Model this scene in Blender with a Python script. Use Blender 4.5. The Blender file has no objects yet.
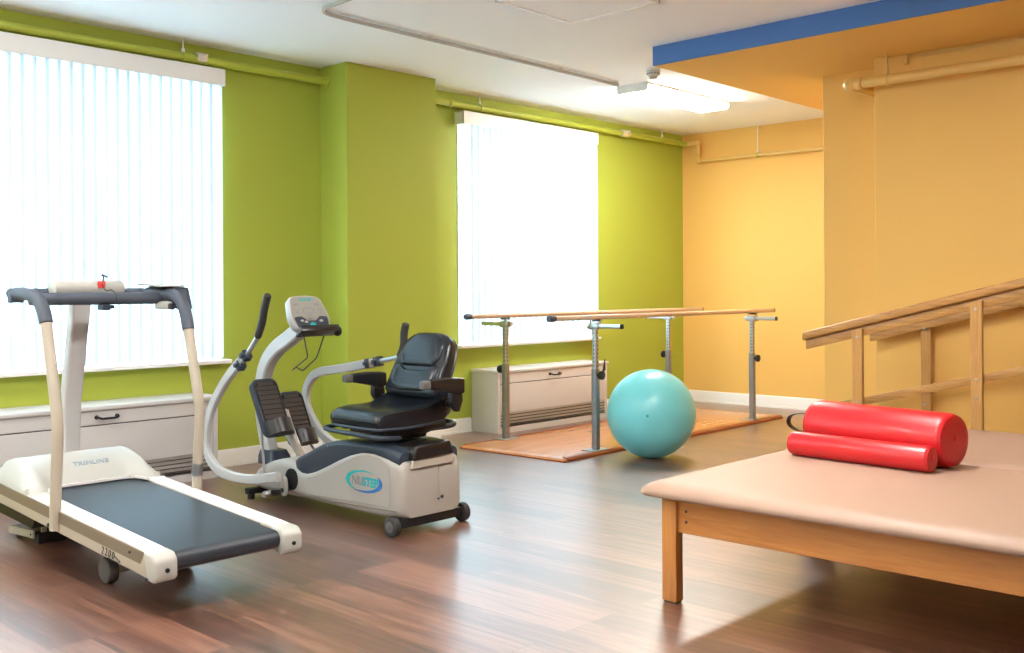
import bpy, bmesh, math, random
from mathutils import Vector, Matrix
random.seed(7)
SC = bpy.context.scene
COL = SC.collection
PI = math.pi

# ------------------------------------------------------------------ materials
def new_mat(name):
    m = bpy.data.materials.new(name); m.use_nodes = True
    nt = m.node_tree; b = nt.nodes['Principled BSDF']
    return m, nt, b

def plain(name, col, rough=.5, metal=0., spec=.5, bump=0., bscale=200., coat=0., var=0., vscale=6.):
    m, nt, b = new_mat(name)
    b.inputs['Base Color'].default_value = (*col, 1)
    b.inputs['Roughness'].default_value = rough
    b.inputs['Metallic'].default_value = metal
    b.inputs['Specular IOR Level'].default_value = spec
    b.inputs['Coat Weight'].default_value = coat
    b.inputs['Coat Roughness'].default_value = .1
    tc = nt.nodes.new('ShaderNodeTexCoord')
    if bump:
        n = nt.nodes.new('ShaderNodeTexNoise'); n.inputs['Scale'].default_value = bscale
        n.inputs['Detail'].default_value = 3
        nt.links.new(tc.outputs['Object'], n.inputs['Vector'])
        bp = nt.nodes.new('ShaderNodeBump'); bp.inputs['Strength'].default_value = bump
        bp.inputs['Distance'].default_value = .002
        nt.links.new(n.outputs['Fac'], bp.inputs['Height'])
        nt.links.new(bp.outputs['Normal'], b.inputs['Normal'])
    if var:
        n = nt.nodes.new('ShaderNodeTexNoise'); n.inputs['Scale'].default_value = vscale
        nt.links.new(tc.outputs['Object'], n.inputs['Vector'])
        mx = nt.nodes.new('ShaderNodeMix'); mx.data_type = 'RGBA'
        mx.inputs[6].default_value = (*[c*(1-var) for c in col], 1)
        mx.inputs[7].default_value = (*[min(1, c*(1+var)) for c in col], 1)
        nt.links.new(n.outputs['Fac'], mx.inputs[0])
        nt.links.new(mx.outputs[2], b.inputs['Base Color'])
    return m

def wood(name, c1, c2, axis=1, rough=.4, scale=1., stretch=14., coat=.15):
    """grain runs along the given axis of the object's coordinates"""
    m, nt, b = new_mat(name)
    tc = nt.nodes.new('ShaderNodeTexCoord'); mp = nt.nodes.new('ShaderNodeMapping')
    s = [stretch*scale]*3; s[axis] = scale
    mp.inputs['Scale'].default_value = s
    nt.links.new(tc.outputs['Object'], mp.inputs['Vector'])
    n1 = nt.nodes.new('ShaderNodeTexNoise'); n1.inputs['Scale'].default_value = 2.2
    n1.inputs['Detail'].default_value = 6; n1.inputs['Distortion'].default_value = 1.2
    n2 = nt.nodes.new('ShaderNodeTexNoise'); n2.inputs['Scale'].default_value = 11
    n2.inputs['Detail'].default_value = 4
    nt.links.new(mp.outputs[0], n1.inputs['Vector']); nt.links.new(mp.outputs[0], n2.inputs['Vector'])
    mx = nt.nodes.new('ShaderNodeMath'); mx.operation = 'MULTIPLY_ADD'
    mx.inputs[1].default_value = .45
    nt.links.new(n2.outputs['Fac'], mx.inputs[0]); nt.links.new(n1.outputs['Fac'], mx.inputs[2])
    r = nt.nodes.new('ShaderNodeValToRGB')
    r.color_ramp.elements[0].position = .5; r.color_ramp.elements[0].color = (*c1, 1)
    r.color_ramp.elements[1].position = .95; r.color_ramp.elements[1].color = (*c2, 1)
    nt.links.new(mx.outputs[0], r.inputs[0]); nt.links.new(r.outputs[0], b.inputs['Base Color'])
    b.inputs['Roughness'].default_value = rough; b.inputs['Coat Weight'].default_value = coat
    b.inputs['Coat Roughness'].default_value = .15
    return m

def floor_mat(name, cols, rough, plank_w=.15, plank_l=1.22, seam=.6, spec=.5, coat=.0):
    """laminate planks running along Y"""
    m, nt, b = new_mat(name)
    L = nt.links; N = nt.nodes
    tc = N.new('ShaderNodeTexCoord')
    sp = N.new('ShaderNodeSeparateXYZ'); L.new(tc.outputs['Object'], sp.inputs[0])
    cb = N.new('ShaderNodeCombineXYZ')
    L.new(sp.outputs['Y'], cb.inputs['X']); L.new(sp.outputs['X'], cb.inputs['Y'])
    br = N.new('ShaderNodeTexBrick')
    br.inputs['Scale'].default_value = 1; br.inputs['Brick Width'].default_value = plank_l
    br.inputs['Row Height'].default_value = plank_w; br.inputs['Mortar Size'].default_value = .0016
    br.inputs['Mortar Smooth'].default_value = .3
    br.inputs['Color1'].default_value = (0, 0, 0, 1); br.inputs['Color2'].default_value = (1, 1, 1, 1)
    br.inputs['Mortar'].default_value = (.5, .5, .5, 1); br.inputs['Bias'].default_value = 0
    br.offset = .37; br.offset_frequency = 3
    L.new(cb.outputs[0], br.inputs['Vector'])
    ca = N.new('ShaderNodeSeparateColor'); L.new(br.outputs['Color'], ca.inputs[0])
    # grain, shifted for every plank
    of = N.new('ShaderNodeVectorMath'); of.operation = 'MULTIPLY_ADD'
    of.inputs[1].default_value = (13, 29, 7)
    L.new(br.outputs['Color'], of.inputs[0]); L.new(tc.outputs['Object'], of.inputs[2])
    mp = N.new('ShaderNodeMapping'); mp.inputs['Scale'].default_value = (26, 1.3, 1)
    L.new(of.outputs[0], mp.inputs['Vector'])
    n = N.new('ShaderNodeTexNoise'); n.inputs['Scale'].default_value = 1.4
    n.inputs['Detail'].default_value = 8; n.inputs['Roughness'].default_value = .62
    n.inputs['Distortion'].default_value = .8
    L.new(mp.outputs[0], n.inputs['Vector'])
    f = N.new('ShaderNodeMath'); f.operation = 'MULTIPLY_ADD'; f.inputs[1].default_value = .24
    L.new(ca.outputs[0], f.inputs[0]); L.new(n.outputs['Fac'], f.inputs[2])
    r = N.new('ShaderNodeValToRGB'); e = r.color_ramp.elements
    e[0].position = .40; e[0].color = (*cols[0], 1)
    e[1].position = .8; e[1].color = (*cols[2], 1)
    k = e.new(.60); k.color = (*cols[1], 1)
    L.new(f.outputs[0], r.inputs[0])
    mx = N.new('ShaderNodeMix'); mx.data_type = 'RGBA'
    mx.inputs[7].default_value = (*[c*seam for c in cols[0]], 1)
    ms = N.new('ShaderNodeMath'); ms.operation = 'MULTIPLY'; ms.inputs[1].default_value = .6
    L.new(br.outputs['Fac'], ms.inputs[0]); L.new(ms.outputs[0], mx.inputs[0])
    L.new(r.outputs[0], mx.inputs[6]); L.new(mx.outputs[2], b.inputs['Base Color'])
    b.inputs['Specular IOR Level'].default_value = spec
    b.inputs['Coat Weight'].default_value = coat
    b.inputs['Coat Roughness'].default_value = .40; b.inputs['Coat IOR'].default_value = 2.0; b.inputs['IOR'].default_value = 1.7
    rr = N.new('ShaderNodeMath'); rr.operation = 'MULTIPLY_ADD'; rr.inputs[1].default_value = .10
    rr.inputs[2].default_value = rough-.05
    L.new(n.outputs['Fac'], rr.inputs[0]); L.new(rr.outputs[0], b.inputs['Roughness'])
    bp = N.new('ShaderNodeBump'); bp.inputs['Strength'].default_value = .05; bp.inputs['Distance'].default_value = .001
    L.new(n.outputs['Fac'], bp.inputs['Height']); L.new(bp.outputs['Normal'], b.inputs['Normal'])
    return m

def emit(name, col, s):
    m, nt, b = new_mat(name)
    b.inputs['Base Color'].default_value = (.9, .9, .88, 1)
    b.inputs['Emission Color'].default_value = (*col, 1)
    b.inputs['Emission Strength'].default_value = s
    return m

def vane_mat():
    m, nt, b = new_mat('vane_vinyl')
    N = nt.nodes; L = nt.links
    d = N.new('ShaderNodeBsdfDiffuse'); d.inputs[0].default_value = (.80, .82, .84, 1)
    t = N.new('ShaderNodeBsdfTranslucent'); t.inputs[0].default_value = (.355, .415, .455, 1)
    mx = N.new('ShaderNodeMixShader'); mx.inputs[0].default_value = .5
    L.new(d.outputs[0], mx.inputs[1]); L.new(t.outputs[0], mx.inputs[2])
    L.new(mx.outputs[0], N['Material Output'].inputs[0])
    return m

def glass_mat():
    m, nt, b = new_mat('window_glass')
    N = nt.nodes; L = nt.links
    t = N.new('ShaderNodeBsdfTransparent'); t.inputs[0].default_value = (.93, .97, .96, 1)
    g = N.new('ShaderNodeBsdfGlossy'); g.inputs['Roughness'].default_value = .02
    lw = N.new('ShaderNodeLayerWeight'); pw = N.new('ShaderNodeMath'); pw.operation = 'POWER'; pw.inputs[1].default_value = 5
    fr = N.new('ShaderNodeMath'); fr.operation = 'MULTIPLY_ADD'; fr.inputs[1].default_value = .9; fr.inputs[2].default_value = .04
    L.new(lw.outputs['Facing'], pw.inputs[0]); L.new(pw.outputs[0], fr.inputs[0])
    mx = N.new('ShaderNodeMixShader')
    L.new(fr.outputs[0], mx.inputs[0]); L.new(t.outputs[0], mx.inputs[1]); L.new(g.outputs[0], mx.inputs[2])
    L.new(mx.outputs[0], N['Material Output'].inputs[0])
    return m

M = dict(
    green=plain('green_wall_paint', (.36, .42, .055), .6, bump=.06, bscale=120, spec=.3),
    orange=plain('orange_wall_paint', (.80, .49, .135), .6, bump=.06, bscale=120, spec=.3),
    blue=plain('blue_paint', (.07, .18, .47), .55, spec=.3),
    ceil=plain('ceiling_paint', (.93, .94, .96), .8, bump=.05, bscale=80, spec=.2),
    white=plain('white_trim_paint', (.82, .81, .79), .4),
    cover=plain('heater_cover_paint', (.60, .59, .59), .4),
    louvre=plain('louvre_shadow_gap', (.13, .115, .10), .7),
    dark=plain('dark_gap', (.02, .02, .02), .8),
    greenpipe=plain('green_pipe_paint', (.40, .46, .05), .35),
    orangepipe=plain('orange_pipe_paint', (.74, .48, .15), .35),
    fitting=plain('bright_metal_fitting', (.75, .75, .72), .3, metal=.7),
    black=plain('black_plastic', (.011, .011, .013), .32, spec=.35),
    blackgloss=plain('glossy_black_plastic', (.014, .012, .012), .22),
    rubber=plain('black_rubber', (.02, .02, .02), .6, bump=.1),
    greyrubber=plain('grey_rubber', (.09, .085, .08), .6),
    leather=plain('black_vinyl_upholstery', (.009, .011, .016), .27, spec=.42, bump=.1, bscale=350),
    seam=plain('seam_groove', (.006, .006, .008), .5),
    ribs=plain('brown_black_rubber', (.034, .026, .022), .5, spec=.35),
    cream=plain('cream_enamel', (.42, .375, .30), .38),
    creamd=plain('cream_plastic', (.42, .42, .39), .42),
    taupe=plain('taupe_stripe', (.17, .13, .09), .5),
    railtop=plain('white_step_rail', (.70, .70, .70), .45),
    belt=plain('treadmill_belt', (.020, .027, .038), .46, bump=.2, bscale=500, var=.25, vscale=5),
    greyfoam=plain('slate_grey_foam', (.055, .068, .095), .6, bump=.1, bscale=400),
    silver=plain('brushed_aluminium', (.62, .62, .63), .28, metal=1.),
    steel=plain('zinc_plated_steel', (.45, .46, .47), .35, metal=1., var=.12, vscale=30),
    steeld=plain('dark_galvanised_steel', (.30, .31, .33), .42, metal=1., var=.15, vscale=30),
    shell=plain('pale_grey_shell', (.35, .33, .30), .35, coat=.1),
    slate=plain('slate_blue_plastic', (.030, .040, .060), .42, spec=.35),
    armw=plain('white_painted_tube', (.45, .45, .45), .3),
    frontfoot=plain('mushroom_plastic_and_arm_shade', (.40, .36, .31), .4),
    ball=None,
    red=plain('red_vinyl', (.58, .008, .014), .38, bump=.15, bscale=60, coat=.15),
    matv=plain('tan_vinyl', (.37, .24, .175), .5, bump=.08, bscale=300),
    teal=plain('teal_print', (.0, .36, .38), .4),
    bluep=plain('blue_print', (.02, .15, .45), .4),
    ink=plain('dark_print', (.03, .03, .04), .5),
    greyink=plain('grey_print', (.22, .23, .25), .5),
    faint=plain('pale_blue_grey_print', (.26, .31, .38), .5), panel=plain('grey_display_panel', (.28, .27, .24), .4),
    redp=plain('red_plastic', (.7, .05, .04), .4),
    maple=wood('honey_maple', (.52, .22, .05), (.42, .155, .033), 1, .35),
    maplez=wood('honey_maple_upright', (.52, .22, .05), (.42, .155, .033), 2, .35),
    oak=wood('golden_oak', (.52, .27, .07), (.30, .13, .03), 1, .4, scale=1.6, stretch=16),
    oakz=wood('golden_oak_upright', (.56, .31, .09), (.42, .20, .05), 2, .4, scale=1.6, stretch=16),
    beech=wood('beech_rail', (.68, .49, .34), (.58, .39, .25), 0, .35),
    platform=wood('orange_birch_ply', (.58, .26, .12), (.48, .19, .07), 0, .25, scale=.8, stretch=8, coat=.3),
    platedge=wood('red_brown_edge', (.34, .08, .02), (.26, .06, .015), 0, .3, coat=.3),
    vane=vane_mat(), glass=glass_mat(),
    lamp=emit('lamp_diffuser', (1, .96, .90), 43.),
    floor=floor_mat('walnut_laminate', [(.040, .010, .005), (.12, .038, .020), (.26, .115, .068)], .36, spec=.5, coat=1.0)
,
)
def ball_mat():
    m, nt, b = new_mat('aqua_ball_vinyl')
    b.inputs['Base Color'].default_value = (.18, .60, .65, 1)
    b.inputs['Roughness'].default_value = .32
    b.inputs['Subsurface Weight'].default_value = .35
    b.inputs['Subsurface Radius'].default_value = (.05, .12, .12)
    b.inputs['Coat Weight'].default_value = .15
    b.inputs['Coat Roughness'].default_value = .25
    tc = nt.nodes.new('ShaderNodeTexCoord'); w = nt.nodes.new('ShaderNodeTexWave')
    w.bands_direction = 'Z'; w.inputs['Scale'].default_value = 26
    nt.links.new(tc.outputs['Object'], w.inputs['Vector'])
    bp = nt.nodes.new('ShaderNodeBump'); bp.inputs['Strength'].default_value = .12; bp.inputs['Distance'].default_value = .002
    nt.links.new(w.outputs['Fac'], bp.inputs['Height']); nt.links.new(bp.outputs[0], b.inputs['Normal'])
    return m
M['ball'] = ball_mat()

# ------------------------------------------------------------------ object helpers
ORIG = {}        # root name -> world offset taken off its geometry
def obj(name, bm, mat, parent=None, kind=None, label=None, smooth=35, off=None):
    me = bpy.data.meshes.new(name)
    if off is None:
        off = ORIG.get(parent.name, Vector()) if parent else Vector()
    off = Vector(off)
    if off.length: bmesh.ops.translate(bm, verts=bm.verts, vec=-off)
    bmesh.ops.recalc_face_normals(bm, faces=bm.faces)
    bm.to_mesh(me); bm.free()
    for m in (mat if isinstance(mat, (list, tuple)) else [mat]): me.materials.append(M[m])
    for p in me.polygons: p.use_smooth = True
    me.set_sharp_from_angle(angle=math.radians(smooth))
    o = bpy.data.objects.new(name, me); COL.objects.link(o)
    if parent:
        o.parent = parent; ORIG[o.name] = ORIG.get(parent.name, Vector())
    elif off.length:
        o.location = off; ORIG[o.name] = off.copy()
    else: ORIG[o.name] = Vector()
    if kind: o['kind'] = kind
    if label: o['label'] = label
    return o

def thing(name, label, cat, loc=(0, 0, 0), rotz=0, group=None, local=False):
    o = bpy.data.objects.new(name, None); COL.objects.link(o)
    o.empty_display_size = .1
    o.location = loc; o.rotation_euler = (0, 0, rotz); o['label'] = label; o['category'] = cat
    if group: o['group'] = group
    ORIG[o.name] = Vector() if local else Vector(loc)
    return o

def tag(o, label, cat, group=None):
    o['label'] = label; o['category'] = cat
    if group: o['group'] = group
    return o

def dup(root, loc, label=None, rotz=None):
    def cp(o, par):
        c = o.copy(); COL.objects.link(c)
        if par: c.parent = par
        for ch in [x for x in COL.objects if x.parent == o]: cp(ch, c)
        return c
    kids = list(root.children)
    r = cp(root, None); r.location = loc
    if rotz is not None: r.rotation_euler = (0, 0, rotz)
    if label: r['label'] = label
    return r

# ------------------------------------------------------------------ mesh helpers
def merge(dst, src):
    me = bpy.data.meshes.new('tmp'); src.to_mesh(me); src.free(); dst.from_mesh(me); bpy.data.meshes.remove(me)
    return dst

def box(x0, x1, y0, y1, z0, z1, bev=0., seg=2, into=None, mi=0):
    bm = bmesh.new(); bmesh.ops.create_cube(bm, size=1)
    for v in bm.verts:
        v.co = Vector(((x0+x1)/2+v.co.x*(x1-x0), (y0+y1)/2+v.co.y*(y1-y0), (z0+z1)/2+v.co.z*(z1-z0)))
    if bev: bmesh.ops.bevel(bm, geom=bm.edges[:], offset=bev, segments=seg, affect='EDGES', profile=.5)
    for f in bm.faces: f.material_index = mi
    return merge(into, bm) if into else bm

def xform(bm, mat):
    bmesh.ops.transform(bm, matrix=mat, verts=bm.verts); return bm

def frame_box(c, ax, ay, az, sx, sy, sz, bev=0., seg=2, into=None):
    """box centred on c with its own axes"""
    bm = box(-sx/2, sx/2, -sy/2, sy/2, -sz/2, sz/2, bev, seg)
    ax, ay, az = Vector(ax).normalized(), Vector(ay).normalized(), Vector(az).normalized()
    m = Matrix(((ax.x, ay.x, az.x, c[0]), (ax.y, ay.y, az.y, c[1]), (ax.z, ay.z, az.z, c[2]), (0, 0, 0, 1)))
    xform(bm, m)
    return merge(into, bm) if into else bm

def loft(rings, cap=True, closed=True, into=None, mi=0):
    bm = into or bmesh.new()
    vr = [[bm.verts.new(p) for p in r] for r in rings]
    n = len(rings[0])
    for a, b in zip(vr, vr[1:]):
        for i in range(n if closed else n-1):
            j = (i+1) % n
            f = bm.faces.new((a[i], a[j], b[j], b[i])); f.material_index = mi
    if cap:
        for r in (vr[0], vr[-1]):
            try:
                f = bm.faces.new(r); f.material_index = mi
            except ValueError: pass
    return bm

def circle(r, n=16, r2=None):
    return [(r*math.cos(2*PI*i/n), (r2 or r)*math.sin(2*PI*i/n)) for i in range(n)]

def rrect(w, h, r, n=4):
    pts = []
    for cx, cy, a0 in ((w/2-r, h/2-r, 0), (-w/2+r, h/2-r, 90), (-w/2+r, -h/2+r, 180), (w/2-r, -h/2+r, 270)):
        for k in range(n+1):
            a = math.radians(a0+90*k/n); pts.append((cx+r*math.cos(a), cy+r*math.sin(a)))
    return pts

def smoothpath(pts, sub=6):
    P = [Vector(p) for p in pts]; out = []
    for i in range(len(P)-1):
        p0 = P[max(i-1, 0)]; p1 = P[i]; p2 = P[i+1]; p3 = P[min(i+2, len(P)-1)]
        for k in range(sub):
            t = k/sub
            out.append(.5*((2*p1)+(p2-p0)*t+(2*p0-5*p1+4*p2-p3)*t*t+(-p0+3*p1-3*p2+p3)*t**3))
    out.append(P[-1]); return out

def roundpath(pts, r=.03, n=5):
    """polyline with its corners rounded"""
    P = [Vector(p) for p in pts]; out = [P[0]]
    for i in range(1, len(P)-1):
        a = (P[i-1]-P[i]); b = (P[i+1]-P[i]); rr = min(r, a.length*.45, b.length*.45)
        s = P[i]+a.normalized()*rr; e = P[i]+b.normalized()*rr
        for k in range(n+1):
            t = k/n; out.append(s*(1-t)**2+P[i]*2*t*(1-t)+e*t*t)
    out.append(P[-1]); return out

def rp(pts, r, q=5):
    m = [(pts[-1][0]+pts[0][0])/2, (pts[-1][1]+pts[0][1])/2]
    L_ = roundpath([(m[0], m[1], 0)]+[(a, b, 0) for a, b in pts]+[(m[0], m[1], 0)], r, q)
    return [(p.x, p.y) for p in L_[:-1]]

def sweep(path, prof, side=None, scale=None, into=None, cap=True, mi=0):
    """prof: 2D points (along side, along up); side: fixed side axis or None"""
    P = [Vector(p) for p in path]; rings = []
    prev = None
    for i, p in enumerate(P):
        t = (P[min(i+1, len(P)-1)]-P[max(i-1, 0)]).normalized()
        if side is not None:
            s = Vector(side); s = (s-t*s.dot(t)).normalized()
        else:
            if prev is None:
                ref = Vector((0, 0, 1)) if abs(t.z) < .9 else Vector((1, 0, 0))
                s = t.cross(ref).normalized()
            else:
                s = (prev-t*prev.dot(t)).normalized()
            prev = s
        u = s.cross(t).normalized()
        k = scale[i] if scale else 1
        rings.append([p+s*a*k+u*b*k for a, b in prof])
    return loft(rings, cap, into=into, mi=mi)

def tube(path, r, n=14, into=None, side=None, mi=0):
    return sweep(path, circle(r, n), side=side, into=into, mi=mi)

def cyl(p0, p1, r, n=24, bev=0., into=None, r2=None, mi=0):
    p0, p1 = Vector(p0), Vector(p1); L = (p1-p0).length; t = (p1-p0).normalized()
    if bev:
        ks = [(0, r-bev), (bev*.3, r-bev*.3), (bev, r), (L-bev, r2 or r), (L-bev*.3, (r2 or r)-bev*.3), (L, (r2 or r)-bev)]
    else: ks = [(0, r), (L, r2 or r)]
    ref = Vector((0, 0, 1)) if abs(t.z) < .9 else Vector((1, 0, 0))
    s = t.cross(ref).normalized(); u = s.cross(t)
    rings = [[p0+t*d+s*a+u*b for a, b in circle(rr, n)] for d, rr in ks]
    return loft(rings, into=into, mi=mi)

def sphere(c, r, n=24, into=None, sz=1):
    bm = bmesh.new(); bmesh.ops.create_uvsphere(bm, u_segments=n, v_segments=n//2, radius=r)
    for v in bm.verts: v.co = Vector((v.co.x, v.co.y, v.co.z*sz))+Vector(c)
    return merge(into, bm) if into else bm

def prism(poly, d0, d1, axis='X', bev=0., seg=2, into=None):
    """poly in the plane perpendicular to axis; for X: (y,z); Y: (x,z); Z: (x,y)"""
    bm = bmesh.new()
    def P(a, b, d): return {'X': (d, a, b), 'Y': (a, d, b), 'Z': (a, b, d)}[axis]
    v0 = [bm.verts.new(P(a, b, d0)) for a, b in poly]; v1 = [bm.verts.new(P(a, b, d1)) for a, b in poly]
    n = len(poly)
    bm.faces.new(v0); bm.faces.new(v1[::-1])
    for i in range(n): bm.faces.new((v0[i], v1[i], v1[(i+1) % n], v0[(i+1) % n]))
    bmesh.ops.recalc_face_normals(bm, faces=bm.faces)
    if bev:
        es = [e for e in bm.edges if e.calc_face_angle(0) > .6]
        bmesh.ops.bevel(bm, geom=es, offset=bev, segments=seg, affect='EDGES', profile=.5)
    return merge(into, bm) if into else bm

def text_bm(s, size, org, ax, ay, shear=0., depth=.0006, bold=0., align='CENTER', spacing=1.):
    cu = bpy.data.curves.new('t', 'FONT'); cu.body = s; cu.size = size; cu.extrude = depth
    cu.align_x = align; cu.align_y = 'CENTER'; cu.shear = shear; cu.offset = bold; cu.space_character = spacing
    cu.resolution_u = 3
    to = bpy.data.objects.new('t', cu); COL.objects.link(to)
    dg = bpy.context.evaluated_depsgraph_get()
    me = bpy.data.meshes.new_from_object(to.evaluated_get(dg))
    bm = bmesh.new(); bm.from_mesh(me)
    bpy.data.objects.remove(to); bpy.data.curves.remove(cu); bpy.data.meshes.remove(me)
    ax, ay = Vector(ax).normalized(), Vector(ay).normalized(); az = ax.cross(ay)
    m = Matrix(((ax.x, ay.x, az.x, org[0]), (ax.y, ay.y, az.y, org[1]), (ax.z, ay.z, az.z, org[2]), (0, 0, 0, 1)))
    return xform(bm, m)

# ================================================================== THE ROOM
H = 2.975; YG = 6.53; XF = 9.72; XR = 6.95; XM = 7.23; X0 = -4.2; Y0 = -3.2
S = 'structure'
obj('floor', box(X0-.2, XF+.2, Y0-.2, YG+.2, -.1, 0), 'floor', kind=S)
obj('ceiling', box(X0-.2, XF+.2, Y0-.2, YG+.2, H, H+.12), 'ceil', kind=S)

WIN = [(2.02, 3.90), (6.225, 8.105)]
ADDED_WIN = (-.16, 1.72)  # extra window out of view, added to let in more daylight
ZS, ZT = .765, 2.80
def green_wall():
    bm = bmesh.new(); T = .26
    xs = [X0, ADDED_WIN[0], ADDED_WIN[1], WIN[0][0], WIN[0][1], WIN[1][0], WIN[1][1], XF+.2]
    for i in range(0, 8, 2): box(xs[i], xs[i+1], YG, YG+T, 0, H, into=bm)
    for a, b in [ADDED_WIN]+WIN:
        box(a, b, YG, YG+T, 0, ZS, into=bm); box(a, b, YG, YG+T, ZT, H, into=bm)
    return bm
obj('wall_left', green_wall(), 'green', kind=S)
obj('wall_column', box(4.765, 5.675, 6.198, YG, 0, H, .004, 1), 'green', kind=S)
obj('wall_far', box(XF, XF+.2, 3.4, YG, 0, H), 'orange', kind=S)
obj('wall_pier', box(XM, XF+.1, 3.05, 3.60, 0, H, .004, 1), 'orange', kind=S)
obj('wall_right', box(XR, XF+.1, Y0, 3.075, 0, H, .004, 1), 'orange', kind=S)
obj('wall_back', box(X0-.2, XF, Y0-.2, Y0, 0, H), 'white', kind=S)
obj('wall_side', box(X0-.2, X0, Y0, YG, 0, H), 'white', kind=S)
sof = obj('ceiling_soffit', box(6.03, XF, Y0, 4.285, 2.84, H), 'orange', kind=S)
obj('fascia', box(6.012, 6.03, Y0, 4.285, 2.84, H), 'blue', sof, label='blue painted fascia board')

def baseboard(name, pts_axis, a0, a1, pos, sgn):
    prof = [(0, 0), (.022, 0), (.022, .018), (.014, .022), (.014, .105), (.009, .118), (0, .124)]
    bm = bmesh.new()
    if pts_axis == 'X':   # runs along X on a wall at Y=pos
        bm = prism([(pos+sgn*d, z) for d, z in prof], a0, a1, 'X')
    else:
        bm = prism([(pos+sgn*d, z) for d, z in prof], a0, a1, 'Y')
    obj(name, bm, 'white', kind=S)
baseboard('baseboard_left', 'X', 3.70, 4.765, YG, -1)
baseboard('baseboard_column', 'X', 4.743, 5.697, 6.198, -1)
baseboard('baseboard_column_side', 'Y', 6.198, YG-.02, 4.765, -1)
baseboard('baseboard_corner', 'X', 5.675, 6.37, YG, -1)
baseboard('baseboard_green', 'X', 7.93, XF, YG, -1)
baseboard('baseboard_far', 'Y', 3.60, YG, XF, -1)
baseboard('baseboard_right', 'Y', Y0, 3.075, XR, -1)
baseboard('baseboard_pier', 'Y', 3.08, 3.60, XM, -1)

# windows
def window(idx, a, b):
    bm = bmesh.new(); y0, y1 = YG+.13, YG+.19
    w = .055
    box(a, a+w, y0, y1, ZS, ZT, .004, 1, bm); box(b-w, b, y0, y1, ZS, ZT, .004, 1, bm)
    box(a, b, y0, y1, ZS, ZS+w, .004, 1, bm); box(a, b, y0, y1, ZT-w, ZT, .004, 1, bm)
    c = (a+b)/2; box(c-.03, c+.03, y0, y1, ZS, ZT, .004, 1, bm)
    box(a, b, y0+.01, y1-.01, 1.42, 1.47, .004, 1, bm)
    # reveal lining
    box(a, a+.012, YG-.004, YG+.26, ZS, ZT, into=bm); box(b-.012, b, YG-.004, YG+.26, ZS, ZT, into=bm)
    box(a, b, YG-.004, YG+.26, ZT-.012, ZT, into=bm)
    f = obj('window_%d' % idx, bm, 'white', kind=S)
    obj('window_glass', box(a+.02, b-.02, YG+.157, YG+.163, ZS+.02, ZT-.02), 'glass', f)
    obj('window_sill', box(a-.035, b+.035, YG-.085, YG+.26, ZS-.022, ZS+.006, .006, 2), 'white', f)
window(1, *WIN[0]); window(2, *WIN[1]); window(3, *ADDED_WIN)

def blind(a, b, label, val0, val1):
    yv = YG-.06
    r = thing('vertical_blind', label, 'blind', ((a+b)/2, yv, ZS+.02), group='vertical window blinds')
    bm = bmesh.new()
    box(val0, val1, YG-.115, YG-.105, 2.695, 2.812, .003, 1, bm)
    box(val0, val0+.01, YG-.115, YG, 2.695, 2.812, .003, 1, bm); box(val1-.01, val1, YG-.115, YG, 2.695, 2.812, .003, 1, bm)
    box(val0, val1, YG-.11, YG, 2.804, 2.812, into=bm)
    obj('valance', bm, 'white', r)
    obj('headrail', box(val0+.02, val1-.02, YG-.085, YG-.035, 2.755, 2.795, .004, 1), 'white', r)
    n = 24; w = .101; step = (b-a-.07)/(n-1)
    for i in range(n):
        x = a+.035+i*step
        th = -math.radians(9+random.uniform(-4, 4))
        rings = []
        for z in (2.762, 2.3, 1.6, ZS+.022):
            ring = []
            for k in range(7):
                t = (k/6-.5)*w; c = .006*(1-(2*k/6-1)**2)
                ring.append((x+t*math.cos(th)-c*math.sin(th), yv+t*math.sin(th)+c*math.cos(th), z))
            rings.append(ring)
        obj('vane', loft(rings, cap=False, closed=False), 'vane', r, smooth=60)
    return r
blind(2.06, 3.86, 'white vertical blind over the large left window behind the treadmill', 1.99, 3.876)
blind(6.275, 8.09, 'white vertical blind over the window behind the parallel bars', 6.195, 8.07)
blind(-.12, 1.68, 'white vertical blind over the added unseen window beyond the left edge', -.19, 1.70)

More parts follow.
